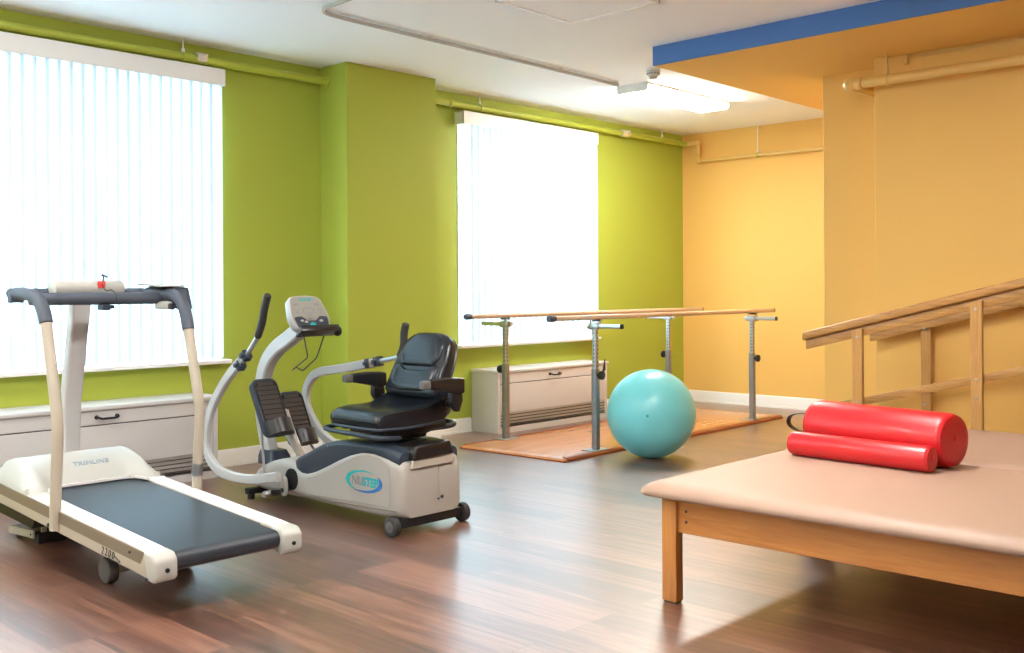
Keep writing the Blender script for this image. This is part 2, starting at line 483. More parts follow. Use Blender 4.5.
# ------------------------------------------------------------------ heater covers
def heater(x0, x1, label):
    y0, y1 = 6.2, 6.525; zt = .553
    r = thing('heater_cover', label, 'heater', ((x0+x1)/2, 6.36, 0), group='white heater covers under the windows')
    bm = bmesh.new()
    box(x0+.006, x1-.006, y0+.012, y1-.004, .08, zt-.034, 0, 1, bm)
    box(x0, x0+.035, y0, y1, 0, zt-.028, .003, 1, bm); box(x1-.035, x1, y0, y1, 0, zt-.028, .003, 1, bm)
    box(x0+.035, x1-.035, y0+.004, y1-.01, .0, .05, into=bm)
    obj('body', bm, 'cover', r)
    obj('lid', box(x0-.012, x1+.012, y0-.014, y1, zt-.03, zt, .008, 3), 'cover', r)
    fl = obj('flap', box(x0+.04, x1-.04, y0-.002, y0+.012, .436, zt-.034, .003, 1), 'cover', r)
    obj('front_panel', box(x0+.04, x1-.04, y0-.002, y0+.012, .175, .428, .003, 1), 'cover', r)
    bm = bmesh.new()
    box(x0+.037, x1-.037, y0+.006, y0+.013, .428, .436, into=bm)
    for k in range(4): box(x0+.045, x1-.045, y0+.001, y0+.013, .070+k*.027, .077+k*.027, into=bm)
    obj('grille', bm, 'louvre', r)
    c = (x0+x1)/2 - (.02 if x0 > 4 else .01)
    bm = bmesh.new()
    tube(roundpath([(c-.065, y0-.002, .482), (c-.065, y0-.032, .482), (c-.045, y0-.036, .474), (c+.045, y0-.036, .474), (c+.065, y0-.032, .482), (c+.065, y0-.002, .482)], .012), .0075, 10, bm)
    cyl((c-.065, y0-.002, .482), (c-.065, y0-.010, .482), .013, 12, into=bm); cyl((c+.065, y0-.002, .482), (c+.065, y0-.010, .482), .013, 12, into=bm)
    obj('pull_handle', bm, 'black', fl)
heater(2.15, 3.672, 'long white heater cover behind the treadmill, under the left window')
heater(6.38, 7.91, 'white heater cover with louvred base behind the parallel bars')

# ------------------------------------------------------------------ pipes
def hanger(parent, p, top, mat, up=.03):
    bm = bmesh.new()
    cyl((p[0], p[1], p[2]+up), (p[0], p[1], top), .006, 8, into=bm)
    bmt = bmesh.new()
    obj('hanger_rod', bm, mat, parent)

def collar(p, axis, r, w, mat, parent, name='collar'):
    a = Vector(p); d = Vector(axis)*w/2
    obj(name, cyl(a-d, a+d, r, 20, .004), mat, parent)

YP = 6.44; RP = .027
g = thing('water_pipe', 'green painted pipe running above the left window to the column', 'pipe', (2.5, YP, 2.855), group=None)
obj('pipe', cyl((X0, YP, 2.856), (4.78, YP, 2.856), RP, 20), 'greenpipe', g)
collar((4.755, YP, 2.856), (1, 0, 0), .042, .02, 'greenpipe', g, 'flange')
obj('coupling', merge(cyl((3.66, YP, 2.868), (3.735, YP, 2.868), .036, 16, .006), cyl((3.69, YP-.03, 2.86), (3.73, YP-.03, 2.89), .011, 10)), 'fitting', g, label='bright metal clamp')
def clevis(parent, x, y, z, r, top, mat, axis='X'):
    bm = bmesh.new()
    cyl((x, y, z+r), (x, y, top), .0055, 8, into=bm)
    cyl((x, y, z+r+.004), (x, y, z+r+.03), .012, 10, into=bm)
    h = obj('hanger', bm, mat, parent)
    d = Vector((.008, 0, 0)) if axis == 'X' else Vector((0, .008, 0))
    obj('ring', cyl(Vector((x, y, z))-d, Vector((x, y, z))+d, r+.006, 20), 'greenpipe' if parent.get('category') == 'pipe' and mat != 'orangepipe' else 'orangepipe', h)
clevis(g, 3.565, YP, 2.856, RP, H, 'white'); clevis(g, 2.3, YP, 2.856, RP, H, 'white')
g = thing('water_pipe', 'green painted pipe running above the second window, right of the column', 'pipe', (7, YP, 2.855))
obj('pipe', cyl((5.66, YP, 2.86), (XF-.01, YP, 2.86), RP, 20), 'greenpipe', g)
collar((6.06, YP, 2.86), (1, 0, 0), .036, .03, 'greenpipe', g)
obj('coupling', merge(cyl((8.47, YP, 2.862), (8.60, YP, 2.862), .037, 16, .006), cyl((8.52, YP-.03, 2.855), (8.58, YP-.03, 2.888), .012, 10)), 'fitting', g, label='bright metal clamp')
clevis(g, 6.42, YP, 2.86, RP, H, 'white'); clevis(g, 9.2, YP, 2.86, RP, H, 'white')

g = thing('water_pipe', 'thin orange painted pipe along the far orange wall', 'pipe', (9.65, 5, 2.66))
XO = 9.655
bm = tube(roundpath([(XO, YP-.16, 2.86), (XO, YP-.17, 2.658), (XO, 3.62, 2.655)], .03), .021, 16)
obj('pipe', bm, 'orangepipe', g)
bm = sphere((XO, YP-.16, 2.86), .038, 16); cyl((XO, YP-.16, 2.86), (XO, YP-.03, 2.86), .028, 14, into=bm)
obj('elbow', bm, 'orangepipe', g)
collar((XO, YP-.162, 2.76), (0, 0, 1), .03, .04, 'orangepipe', g)
obj('elbow', sphere((XO, YP-.17, 2.66), .032, 16), 'orangepipe', g)
clevis(g, XO, 5.54, 2.657, .021, H, 'white', 'Y')

g = thing('heating_pipe', 'thick orange painted pipe under the soffit on the right wall', 'pipe', (6.83, 2, 2.66))
XP = 6.82; RR = .034
obj('pipe', cyl((XP, Y0+.02, 2.662), (XP, 3.13, 2.662), RR, 24), 'orangepipe', g)
bm = cyl((XP, 3.10, 2.662), (XP, 3.15, 2.662), .046, 20, .006)
sphere((XP, 3.185, 2.662), .052, 20, into=bm)
cyl((XP, 3.185, 2.662), (XM+.01, 3.185, 2.662), .036, 20, into=bm)
obj('elbow', bm, 'orangepipe', g)
bm = bmesh.new()
tube(roundpath([(XP, 2.93, 2.70), (XP, 2.93, 2.80), (XP, 2.99, 2.82)], .02), .008, 8, bm)
cyl((XP, 2.93, 2.70), (XP, 2.93, 2.84), .008, 10, into=bm); cyl((XP, 2.93, 2.70), (XP, 2.93, 2.74), .014, 10, into=bm)
h = obj('hanger', bm, 'orangepipe', g)
obj('ring', cyl((XP, 2.918, 2.662), (XP, 2.942, 2.662), RR+.007, 22), 'orangepipe', h)
c = obj('conduit', cyl((XR-.012, Y0+.02, 2.815), (XR-.012, 2.86, 2.815), .009, 12), 'orangepipe')
tag(c, 'thin orange painted conduit tucked under the soffit above the thick pipe', 'conduit')
bm = box(XR-.03, XR, 2.83, 2.86, 2.77, 2.835, .004, 1)
obj('clip', bm, 'orangepipe', c)

# ------------------------------------------------------------------ ceiling pieces
def light(x, y, label, first=None):
    r = thing('ceiling_light', label, 'light', (x, y, H), group='surface mounted ceiling lights', local=True)
    LX, LY = 1.27, .33
    obj('housing', box(-LX/2, LX/2, -LY/2, LY/2, -.022, 0, .003, 1), 'white', r)
    pr = [(-LY/2+.006, -.022), (-LY/2+.006, -.052), (-LY/2+.03, -.07), (LY/2-.03, -.07), (LY/2-.006, -.052), (LY/2-.006, -.022)]
    obj('diffuser', prism(pr, -LX/2+.012, LX/2-.012, 'X'), 'lamp', r)
    obj('end_cap', prism(pr, -LX/2, -LX/2+.012, 'X'), 'white', r); obj('end_cap', prism(pr, LX/2-.012, LX/2, 'X'), 'white', r)
    return r
L0 = light(7.62, 5.19, 'long fluorescent light fixture on the ceiling beside the soffit')
for x, y, lb in ((.6, 5.0, 'added unseen ceiling light nearest the left windows'), (-2.6, 5.0, 'added unseen ceiling light at the far left'),
                 (4.0, 2.3, 'added unseen ceiling light above the padded tables'), (1.6, 2.3, 'added unseen ceiling light overhead in the middle'),
                 (-1.2, 2.3, 'added unseen ceiling light to the left of the middle')):
    dup(L0, (x, y, H), lb)  # copies out of view, added only to brighten the room

r = thing('smoke_detector', 'small white round smoke detector by the corner of the blue fascia', 'detector', (6.60, 4.70, H), local=True)
obj('base', cyl((0, 0, -.018), (0, 0, 0), .058, 28, .003), 'white', r)
bm = cyl((0, 0, -.062), (0, 0, -.018), .046, 28, .004, r2=.055); obj('body', bm, 'cover', r)
bm = bmesh.new()
for k in range(14):
    a = 2*PI*k/14; frame_box((.0495*math.cos(a), .0495*math.sin(a), -.044), (-math.sin(a), math.cos(a), 0), (math.cos(a), math.sin(a), 0), (0, 0, 1), .012, .006, .010, into=bm)
obj('sensor_slots', bm, 'greyink', r)
obj('sensor_cap', cyl((0, 0, -.082), (0, 0, -.062), .03, 24, .004), 'creamd', r)

r = thing('curtain_track', 'thin metal curtain track curving across the white ceiling', 'track', (5, 5.18, H))
path = roundpath([(3.66, 3.6, H-.022), (3.73, 5.15, H-.022), (4.05, 5.17, H-.022), (6.85, 5.235, H-.022)], .22, 8)
obj('rail', sweep(path, [(-.008, -.009), (.008, -.009), (.008, .013), (-.008, .013)], side=None), 'creamd', r)
bm = bmesh.new()
for t in (3.95, 4.7, 5.4, 6.1, 6.8): box(t-.015, t+.015, 5.15+(t-4.05)*.0232-.004, 5.19+(t-4.05)*.0232+.004, H-.01, H, .002, 1, bm)
obj('bracket', bm, 'white', r)

r = thing('ceiling_hatch', 'square white access hatch set in the ceiling at the top edge', 'hatch', (4.74, 3.92, H))
bm = bmesh.new()
for a in ((4.385, 5.095, 3.575, 3.59), (4.385, 5.095, 4.25, 4.265), (4.385, 4.40, 3.575, 4.265), (5.08, 5.095, 3.575, 4.265)):
    box(*a, H-.012, H, into=bm)
obj('frame', bm, 'white', r)
obj('panel', box(4.404, 5.076, 3.594, 4.246, H-.006, H, .001, 1), 'ceil', r)

# ================================================================== TREADMILL  (runs along Y, belt end towards the camera)
def build_treadmill():
    T = thing('treadmill', 'cream treadmill with a dark belt and grey foam handrails facing the left window', 'treadmill', (2.195, 4.45, 0))
    xa, xb = 1.87, 2.52
    sl = (.247-.153)/(5.192-3.65)
    zb = lambda y: .166+(y-3.65)*sl          # underside of the side rail
    hgt = .097
    zt = lambda y: zb(y)+hgt
    Q = lambda y, dz: (y, zb(y)+dz)
    ye, yf = 3.66, 5.55
    # side rails: cream lower, taupe band, white step
    for x0, x1, sx in ((xa, xa+.085, -1), (xb-.085, xb, 1)):
        ra = prism([Q(ye, 0), Q(yf, 0), Q(yf, hgt-.004), Q(ye, hgt-.004)], x0, x1, 'X', .006, 2)
        rl = obj('side_rail', ra, 'cream', T)
        xo = xa-.002 if sx < 0 else xb+.002
        xi = xa+.004 if sx < 0 else xb-.004
        obj('stripe', prism([Q(ye+.06, .045), Q(yf, .045), Q(yf, hgt-.0045), Q(ye+.03, hgt-.0045)], min(xo, xi), max(xo, xi), 'X'), 'taupe', rl, label='taupe brown stripe')
        obj('step_strip', prism([Q(ye+.03, hgt-.006), Q(4.84, hgt-.006), Q(4.84, hgt+.004), Q(ye+.03, hgt+.004)], x0+.004, x1-.002, 'X', .002, 1), 'railtop', rl, label='white non-slip step strip')
        # rear end cap
        ec = prism([Q(3.60, .010), Q(3.615, -.007), Q(3.66, -.006), Q(3.68, hgt*.5), Q(3.695, hgt+.004), Q(3.625, hgt+.004), Q(3.60, hgt-.02)], x0-.006, x1+.006, 'X', .012, 3)
        e = obj('end_cap', ec, 'creamd', T)
        b = cyl((x0+.045, 3.594, zb(3.6)+.04), (x0+.045, 3.605, zb(3.6)+.04), .0085, 12)
        obj('bolt', b, 'black', e)
        bm = cyl(((xa-.008) if sx < 0 else xb+.008, 3.80, zb(3.8)+.072), ((xa+.004) if sx < 0 else xb-.004, 3.80, zb(3.8)+.072), .005, 10)
        cyl(((xa-.008) if sx < 0 else xb+.008, 3.665, zb(3.67)+.0), ((xa+.004) if sx < 0 else xb-.004, 3.665, zb(3.67)+.0), .005, 10, into=bm)
        obj('screw', bm, 'ink', e)
    # belt: closed loop round two rollers
    bx0, bx1 = xa+.093, xb-.093
    ring = []
    r = .036
    yr0, yr1 = 3.655, 5.0
    c0 = (yr0, zt(yr0)-.006-r); c1 = (yr1, zt(yr1)-.006-r)
    for k in range(9):
        a = PI/2+PI*k/8; ring.append((c0[0]+r*math.cos(a), c0[1]+r*math.sin(a)))
    for k in range(9):
        a = -PI/2+PI*k/8; ring.append((c1[0]+r*math.cos(a), c1[1]+r*math.sin(a)))
    obj('belt', prism(ring, bx0, bx1, 'X'), 'belt', T)
    obj('roller', cyl((bx0-.006, c0[0], c0[1]), (bx1+.006, c0[0], c0[1]), r-.006, 20), 'black', T)
    obj('rear_crossbar', prism([(3.69, c0[1]-.052), (3.77, c0[1]-.05), (3.77, c0[1]-.036), (3.69, c0[1]-.038)], xa+.08, xb-.08, 'X', .003, 1), 'steeld', T)
    # dark gap strips beside the belt
    for x0, x1 in ((xa+.083, bx0), (bx1, xb-.083)):
        obj('belt_guide', prism([Q(3.78, hgt-.03), Q(4.9, hgt-.03), Q(4.9, hgt-.006), Q(3.78, hgt-.006)], x0, x1, 'X'), 'black', T)
    # underside deck, between the rails
    obj('deck', prism([Q(4.5, .012), Q(yf, .012), Q(yf, .05), Q(4.5, .05)], xa+.08, xb-.08, 'X'), 'black', T)
    # motor hood: loft across X of the YZ profile
    def prof(k, rec):
        # k raises, rec pushes the rear edge of the middle back
        zc = zt(4.85)
        return [(4.76+rec, zc+.0), (4.775+rec, zc+.025), (4.83+rec*.9, zc+.062*k), (4.92+rec*.6, zc+.098*k), (5.03, zc+.122*k), (5.10, zc+.125*k),
                (5.17, zc+.108*k), (5.25, zc+.060*k), (5.34, zc+.022), (5.54, zc-.0), (5.54, zc-.06), (5.0, zc-.06)]
    rings = []
    W = xb-xa
    half = [(.004, .02, .03), (.02, .28, .015), (.05, .70, .005), (.078, .95, 0), (.095, 1, 0), (.13, 1, .01), (.175, .985, .07), (.26, 1, .10), (.5, 1, .10)]
    for fx, k, rec in half+[(1-a_, b_, c_) for a_, b_, c_ in reversed(half[:-1])]:
        x = xa+W*fx; rings.append([(x, y, z) for y, z in prof(k, rec)])
    hd = obj('motor_hood', loft(rings), 'creamd', T, smooth=50)
    bm = text_bm('TRIMLINE', .040, (2.235, 4.953, zt(4.85)+.0835), (1, 0, 0), (0, .857, .514), shear=.25, bold=.0006, depth=.0015, spacing=1.05)
    obj('lettering', bm, 'faint', hd, label='pale grey-blue printed lettering')
    bm = bmesh.new()
    p = [(xa+.004, 4.75, zt(4.75)+.004), (xa+.088, 4.755, zt(4.75)+.006), (xa+.115, 4.85, zt(4.85)+.006), (xb-.115, 4.85, zt(4.85)+.006), (xb-.088, 4.755, zt(4.75)+.006), (xb-.004, 4.75, zt(4.75)+.004)]
    sweep(roundpath(p, .015), [(-.006, -.005), (.006, -.005), (.006, .005), (-.006, .005)], side=(0, 0, 1), into=bm)
    obj('hood_trim', bm, 'railtop', hd, label='white edge trim')
    # handrail uprights
    for x, nm in ((xa-.008, 0), (xb+.012, 1)):
        s = -1 if nm == 0 else 1
        up = smoothpath([(x, 4.472, zb(4.47)+.012), (x, 4.465, .38), (x, 4.447, .56), (x, 4.44, .68), (x, 4.472, .83), (x, 4.52, 1.0), (x, 4.552, 1.118)], 5)
        u = obj('upright', sweep(up, circle(.024, 16), side=(1, 0, 0)), 'cream', T)
        xi = x+(.010 if nm == 0 else -.014)
        gp = smoothpath([(x, 4.552 if nm == 0 else 4.536, 1.118 if nm == 0 else 1.07), (x, 4.575, 1.165), (x, 4.625, 1.215), (x, 4.70, 1.238), (xi, 4.82, 1.246), (xi, 4.90, 1.248)], 6)
        obj('foam_grip', sweep(gp, circle(.029, 18), side=(1, 0, 0)), 'greyfoam', T, label='slate grey foam grip')
        bm = box(xi-.022, xi+.022, 4.87, 4.95, 1.222, 1.27, .008, 2)
        if nm == 0: box(xi-.030, xi+.03, 4.89, 4.935, 1.205, 1.268, .006, 2, bm)
        obj('end_clamp', bm, 'greyfoam', T)
        b = cyl((x-s*.004, 4.49, zb(4.47)+.035), (x+s*.026, 4.49, zb(4.47)+.035), .008, 10); obj('bolt', b, 'ink', u)
        if nm == 1:
            obj('sleeve', sweep([(x, 4.468, .375), (x, 4.458, .435)], circle(.0265, 16), side=(1, 0, 0)), 'steeld', u)
    # crossbars
    obj('rear_grip_bar', cyl((xa+.01, 4.775, 1.221), (xb-.005, 4.775, 1.221), .029, 20, .004), 'greyfoam', T, label='slate grey padded crossbar')
    fb = smoothpath([(xa+.0, 4.96, 1.248), (xa+.06, 5.03, 1.248), (xa+.14, 5.06, 1.248), (2.2, 5.06, 1.248), (xb-.14, 5.06, 1.248), (xb-.06, 5.03, 1.248), (xb, 4.96, 1.248)], 6)
    obj('front_grip_bar', tube(fb, .024, 16), 'greyfoam', T)
    # console
    cb = cyl((2.06, 4.97, 1.272), (2.405, 4.97, 1.272), .040, 28, .012)
    for v in cb.verts: v.co.y = 4.97+(v.co.y-4.97)*1.3
    cn = obj('console', cb, 'creamd', T)
    bm = box(2.262, 2.298, 4.912, 4.925, 1.272, 1.306, .004, 2)
    obj('stop_key', bm, 'redp', cn, label='red safety stop key')
    bm = tube(smoothpath([(2.28, 4.91, 1.29), (2.278, 4.87, 1.26), (2.275, 4.80, 1.262), (2.272, 4.745, 1.235), (2.272, 4.748, 1.20)], 5), .0022, 6)
    obj('key_cord', bm, 'ink', cn)
    bm = tube(roundpath([(2.285, 4.915, 1.30), (2.292, 4.92, 1.335), (2.31, 4.92, 1.325)], .01), .004, 8); sphere((2.286, 4.92, 1.335), .007, 10, bm)
    obj('key_clip', bm, 'ink', cn)
    bm = box(2.205, 2.245, 4.745, 4.80, 1.166, 1.194, .004, 1); box(2.245, 2.27, 4.755, 4.79, 1.172, 1.190, .004, 1, bm)
    obj('clip_box', bm, 'slate', T)
    # mast
    rings = []
    for y, z, w, d in ((5.15, zt(5.1)+.02, .080, .07), (5.13, .70, .088, .07), (5.06, 1.0, .088, .065), (5.01, 1.20, .090, .065), (4.99, 1.26, .088, .06)):
        rings.append([(2.215+a, y+b, z) for a, b in rrect(w, d, .012, 3)])
    obj('mast', loft(rings), 'armw', T)
    # accessory box on the right arm
    bm = prism([(4.66, 1.165), (4.93, 1.195), (4.95, 1.285), (4.70, 1.272)], xb-.01+.03, xb+.105, 'X', .006, 2)
    ab = obj('accessory_box', bm, 'slate', T)
    bm = prism([(4.70, 1.275), (4.95, 1.288), (4.95, 1.296), (4.70, 1.283)], xb-.05, xb+.085, 'X', .003, 1)
    obj('tray', bm, 'creamd', ab, label='pale tray lid')
    bm = box(xb-.03, xb+.0, 4.66, 4.80, 1.165, 1.205, .012, 3)
    obj('sensor_cover', bm, 'creamd', T); obj('sensor_tip', box(xb-.028, xb-.002, 4.635, 4.668, 1.165, 1.195, .006, 2), 'ink', T)
    # numbers on the near rail
    yc = 3.99
    bm = text_bm('2200', .046, (xa-.0025, yc, zb(yc)+.024), (0, -1, -sl), (0, -sl, 1), depth=.0008, spacing=1.35, shear=.15, bold=-.0006)
    obj('model_number', bm, 'ink', T, label='dark printed model number')
    bm = tube(smoothpath([(xa-.002, 3.99, zb(3.99)+.006), (xa-.002, 3.91, zb(3.9)+.007), (xa-.002, 3.885, zb(3.88)+.013), (xa-.002, 3.93, zb(3.93)+.024)], 5), .0015, 6)
    obj('number_swoosh', bm, 'ink', T)
    # rear wheels on an axle
    for x0, x1 in ((1.995, 2.045), (2.345, 2.395)):
        obj('wheel', cyl((x0, 4.305, .057), (x1, 4.305, .057), .057, 28, .012), 'greyrubber', T)
    obj('axle_housing', box(2.04, 2.35, 4.275, 4.335, .04, .105, .01, 2), 'cream', T)
    obj('axle_bracket', box(2.06, 2.33, 4.29, 4.32, .10, zb(4.33)+.06, .004, 1), 'cream', T)
    # incline foot under the front
    lf = obj('lift_foot', prism([(5.24, .028), (5.55, .012), (5.55, .046), (5.24, .066)], 2.072, 2.084, 'X', .002, 1), 'cream', T)
    obj('top_plate', prism([(5.25, .062), (5.55, .042), (5.55, .048), (5.25, .068)], 2.08, 2.33, 'X'), 'taupe', lf)
    obj('screw', cyl((2.069, 5.265, .045), (2.074, 5.265, .045), .005, 8), 'ink', lf)
    obj('foot_tab', box(2.10, 2.125, 5.20, 5.215, .06, .115, .002, 1), 'cream', lf)
    obj('lift_core', box(2.09, 2.34, 5.22, 5.50, 0, .055, .004, 1), 'black', T)
    obj('motor_pan', prism([(4.95, zb(4.95)+.02), (5.1, .11), (5.5, .13), (5.54, zb(5.5)+.02)], xa+.14, xb-.14, 'X', .004, 1), 'black', T)
    obj('lift_strut', box(2.14, 2.28, 5.28, 5.40, .05, .15, .004, 1), 'black', T)
    return T
build_treadmill()

# ================================================================== RECUMBENT STEPPER
def build_stepper():
    CX = 3.617
    R = thing('recumbent_stepper', 'pale grey recumbent exercise stepper with a black swivel seat, facing the window', 'exercise machine', (CX, 4.6, 0))
    def lerp(tab, y):
        for (a, b), (c, d) in zip(tab, tab[1:]):
            if a <= y <= c: return b+(d-b)*(y-a)/(c-a)
        return tab[0][1] if y < tab[0][0] else tab[-1][1]
    zw = [(3.99, .30), (4.0, .345), (4.02, .372), (4.10, .395), (4.22, .412), (4.32, .408), (4.42, .382), (4.52, .345), (4.62, .302), (4.72, .262), (4.80, .238), (4.86, .233), (4.91, .250), (4.96, .276), (5.04, .280), (5.12, .270), (5.24, .240), (5.34, .205), (5.42, .17), (5.47, .12), (5.485, .09)]
    hw = [(3.99, .185), (4.0, .2), (4.02, .212), (4.06, .218), (4.6, .218), (4.9, .214), (5.2, .20), (5.38, .17), (5.45, .14), (5.485, .10)]
    zb = [(3.99, .085), (4.2, .070), (4.9, .075), (5.4, .06), (5.485, .06)]
    ys = [3.99, 4.0, 4.02, 4.06, 4.10, 4.16, 4.22, 4.28, 4.32, 4.37, 4.42, 4.47, 4.52, 4.57, 4.62, 4.67, 4.72, 4.77, 4.82, 4.87, 4.92, 4.97, 5.02, 5.07, 5.12, 5.18, 5.24, 5.29, 5.34, 5.38, 5.42, 5.45, 5.47, 5.485]
    def smooth_lerp(tab, y, d=.03): return (lerp(tab, y-d)+2*lerp(tab, y)+lerp(tab, y+d))/4
    rings = []
    for y in ys:
        h = lerp(hw, y); t = smooth_lerp(zw, y, .02) if 4.02 < y < 5.4 else lerp(zw, y); b = lerp(zb, y)
        rad = min(.045, (t-b)*.45, h*.4)
        rings.append([(CX+a, y, (t+b)/2+c) for a, c in rrect(2*h, t-b, rad, 5)])
    sh = obj('shell', loft(rings), 'shell', R, smooth=40)
    # raised side panels (outline seen on the near side, mirrored on the far side)
    pan = [(4.075, .135), (4.075, .33), (4.10, .365), (4.16, .388), (4.25, .392), (4.34, .378), (4.42, .350), (4.52, .305), (4.62, .262), (4.72, .226), (4.80, .208), (4.80, .112), (4.45, .122)]
    poly = rp(pan, .02, 3)
    for s in (-1, 1):
        x = CX+s*.218
        obj('side_panel', prism(poly, min(x, x+s*.005), max(x, x+s*.005), 'X', .003, 1), 'shell', sh)
        # lower groove line
        obj('groove', sweep(smoothpath([(x+s*.001, 4.03, .122), (x+s*.001, 4.4, .108), (x+s*.0, 4.8, .10), (x-s*.004, 5.0, .11)], 5), [(-.0022, -.0022), (.0022, -.0022), (.0022, .0022), (-.0022, .0022)], side=(1, 0, 0)), 'taupe', sh)
    # slate blue top cover
    bt = [(4.02, .41), (4.06, .438), (4.2, .448), (4.5, .440), (4.6, .425), (4.7, .398), (4.8, .352), (4.9, .312), (4.96, .292), (5.0, .27), (5.06, .25)]
    rings = []
    y = 4.02
    while y < 5.001:
        h = lerp(hw, y)-.010; t = smooth_lerp(bt, y, .03); b = min(lerp(zw, y), lerp(bt, y))-.04
        if y > 4.93: h -= (y-4.93)*.6
        rings.append([(CX+a, y, (t+b)/2+c) for a, c in rrect(2*h, t-b, min(.03, (t-b)*.45), 4)])
        y += .05
    obj('top_cover', loft(rings), 'slate', R, smooth=40, label='slate blue top cover')
    bm = bmesh.new()
    for k in range(17):
        yy = 4.24+k*.024; z = smooth_lerp(bt, yy, .03)
        box(CX-.206, CX-.188, yy, yy+.006, z-.026, z-.0225, into=bm)
    xform(bm, Matrix.Translation((0, 0, .004)))
    obj('position_marks', bm, 'silver', R)
    # rear dark box and panel
    bm = prism([(CX-.145, .375), (CX-.125, .450), (CX+.115, .458), (CX+.14, .385)], 3.975, 4.14, 'Y', .012, 3)
    obj('rear_cover', bm, 'blackgloss', R)
    bm = prism([(CX-.155, .335), (CX-.145, .378), (CX+.15, .382), (CX+.14, .338)], 3.984, 4.0, 'Y', .003, 1)
    obj('rear_plate', bm, 'frontfoot', R)
    bm = cyl((CX+.06, 3.983, .165), (CX+.06, 3.992, .165), .009, 12); cyl((CX+.035, 3.983, .158), (CX+.035, 3.992, .158), .005, 10, into=bm)
    obj('power_socket', bm, 'ink', R)
    obj('rear_seam', box(CX+.04, CX+.043, 3.987, 3.992, .18, .33), 'frontfoot', R)
    # axle and wheels
    obj('rear_axle_bar', box(CX-.215, CX+.215, 4.0, 4.06, .035, .085, .006, 2), 'black', R)
    for s in (-1, 1):
        x = CX+s*.245
        w = obj('wheel', cyl((x-.02, 4.03, .05), (x+.02, 4.03, .05), .05, 32, .006), 'rubber', R)
        bm = bmesh.new(); xo = x+s*.021
        cyl((x+s*.012, 4.03, .05), (xo, 4.03, .05), .030, 24, .003, into=bm); cyl((xo, 4.03, .05), (xo+s*.006, 4.03, .05), .012, 16, .002, into=bm)
        obj('hub', bm, 'greyrubber', w)
    # front stabiliser
    bm = box(CX-.225, CX+.225, 5.38, 5.43, .030, .068, .006, 2)
    st = obj('front_stabiliser', bm, 'black', R)
    for s in (-1, 1): obj('foot', cyl((CX+s*.195, 5.405, 0), (CX+s*.195, 5.405, .035), .022, 16, .004), 'rubber', st)
    bm = cyl((CX-.26, 5.17, .065), (CX-.16, 5.17, .065), .020, 18, .004); cyl((CX-.268, 5.17, .065), (CX-.26, 5.17, .065), .012, 14, into=bm)
    obj('pivot_roller', bm, 'silver', R)
    obj('pivot_shaft', cyl((CX-.24, 5.12, .085), (CX-.15, 5.0, .09), .013, 14), 'black', R)
    # crank opening
    for s in (-1, 1):
        x = CX+s*.208
        obj('crank_recess', prism([(4.955+.062*math.cos(a), .175+.062*math.sin(a)) for a in [2*PI*k/28 for k in range(28)]], min(x, x+s*.008), max(x, x+s*.008), 'X'), 'black', R)
        bm = prism([(4.985+.024*math.cos(a), .135+.055*math.sin(a)) for a in [2*PI*k/24 for k in range(24)]], CX+s*.225-.006, CX+s*.225+.03*s, 'X', .004, 2)
        cr = obj('crank', bm, 'creamd', R)
        obj('crank_bolt', cyl((CX+s*.22, 4.985, .115), (CX+s*.262, 4.985, .115), .014, 6), 'ink', cr)
    # moving arms
    rect = rrect(.038, .056, .006, 1)
    La = [(4.94, .205), (5.04, .186), (5.17, .162), (5.32, .15), (5.47, .153), (5.58, .172), (5.67, .225), (5.715, .31), (5.70, .42), (5.655, .53), (5.57, .635), (5.47, .73), (5.32, .84)]
    Ra = [(4.94, .205), (5.07, .235), (5.22, .275), (5.38, .34), (5.48, .42), (5.545, .51), (5.55, .60), (5.49, .69), (5.38, .738), (5.25, .755), (5.05, .785), (4.88, .815)]
    xl, xr = CX-.312, CX+.312
    al = obj('arm', sweep(smoothpath([(xl, *p) for p in La], 5), rect, side=(1, 0, 0)), 'armw', R)
    ar = obj('arm', sweep(smoothpath([(xr, *p) for p in Ra], 5), rect, side=(1, 0, 0)), 'armw', R)
    def handle(arm, x, a, b, c, d):
        """a clamp start, b clamp end dir, c grip start, d grip end"""
        A, B, C_, D = [Vector((x, *p)) for p in (a, b, c, d)]
        obj('handle_tube', tube([A+(A-C_).normalized()*.06, C_], .015, 14), 'silver', arm)
        t = (C_-A).normalized()
        for k in (0, .085):
            p = A+t*(k-.02)
            obj('clamp', merge(sweep([p-t*.018, p+t*.018], rrect(.052, .060, .010, 3), side=(1, 0, 0)), cyl(p+Vector((-.03, 0, 0)), p+Vector((-.045, 0, 0)), .014, 12, .003)), 'slate', arm)
        mid = (C_*.55+D*.45)+B*.0
        g = smoothpath([C_, C_*.66+D*.34+Vector((0, (C_.y-A.y)*.06, .0)), C_*.3+D*.7, D], 6)
        obj('hand_grip', sweep(g, circle(.0225, 18), side=(1, 0, 0), scale=[.75]+[1]*(len(g)-2)+[.7]), 'rubber', arm)
    handle(al, xl, (5.31, .83), (0, 0), (5.145, .985), (5.035, 1.235))
    # right handle bends up behind the seat back
    handle(ar, xr, (4.88, .815), (0, 0), (4.62, .86), (4.56, 1.06))
    # pedals with heel cups
    def pedal(x0, top, bot, nm):
        (yt, zt_), (yb, zb_) = top, bot
        w = .178; u = Vector((0, yt-yb, zt_-zb_)); L_ = u.length; u.normalize()
        n = Vector((0, -u.z, u.y))      # towards the user
        c = Vector((x0, (yt+yb)/2, (zt_+zb_)/2))
        sh_ = []
        for a, b in rrect(w, L_, .045, 5):
            sh_.append((a, b))
        rings = []
        for d, k in ((-.055, .88), (-.045, .97), (-.006, 1.0), (0, .985)):
            rings.append([c+Vector((a*k, 0, 0))+u*b*k+n*d for a, b in sh_])
        pd = obj('pedal', loft(rings), 'slate', R)
        rings = []
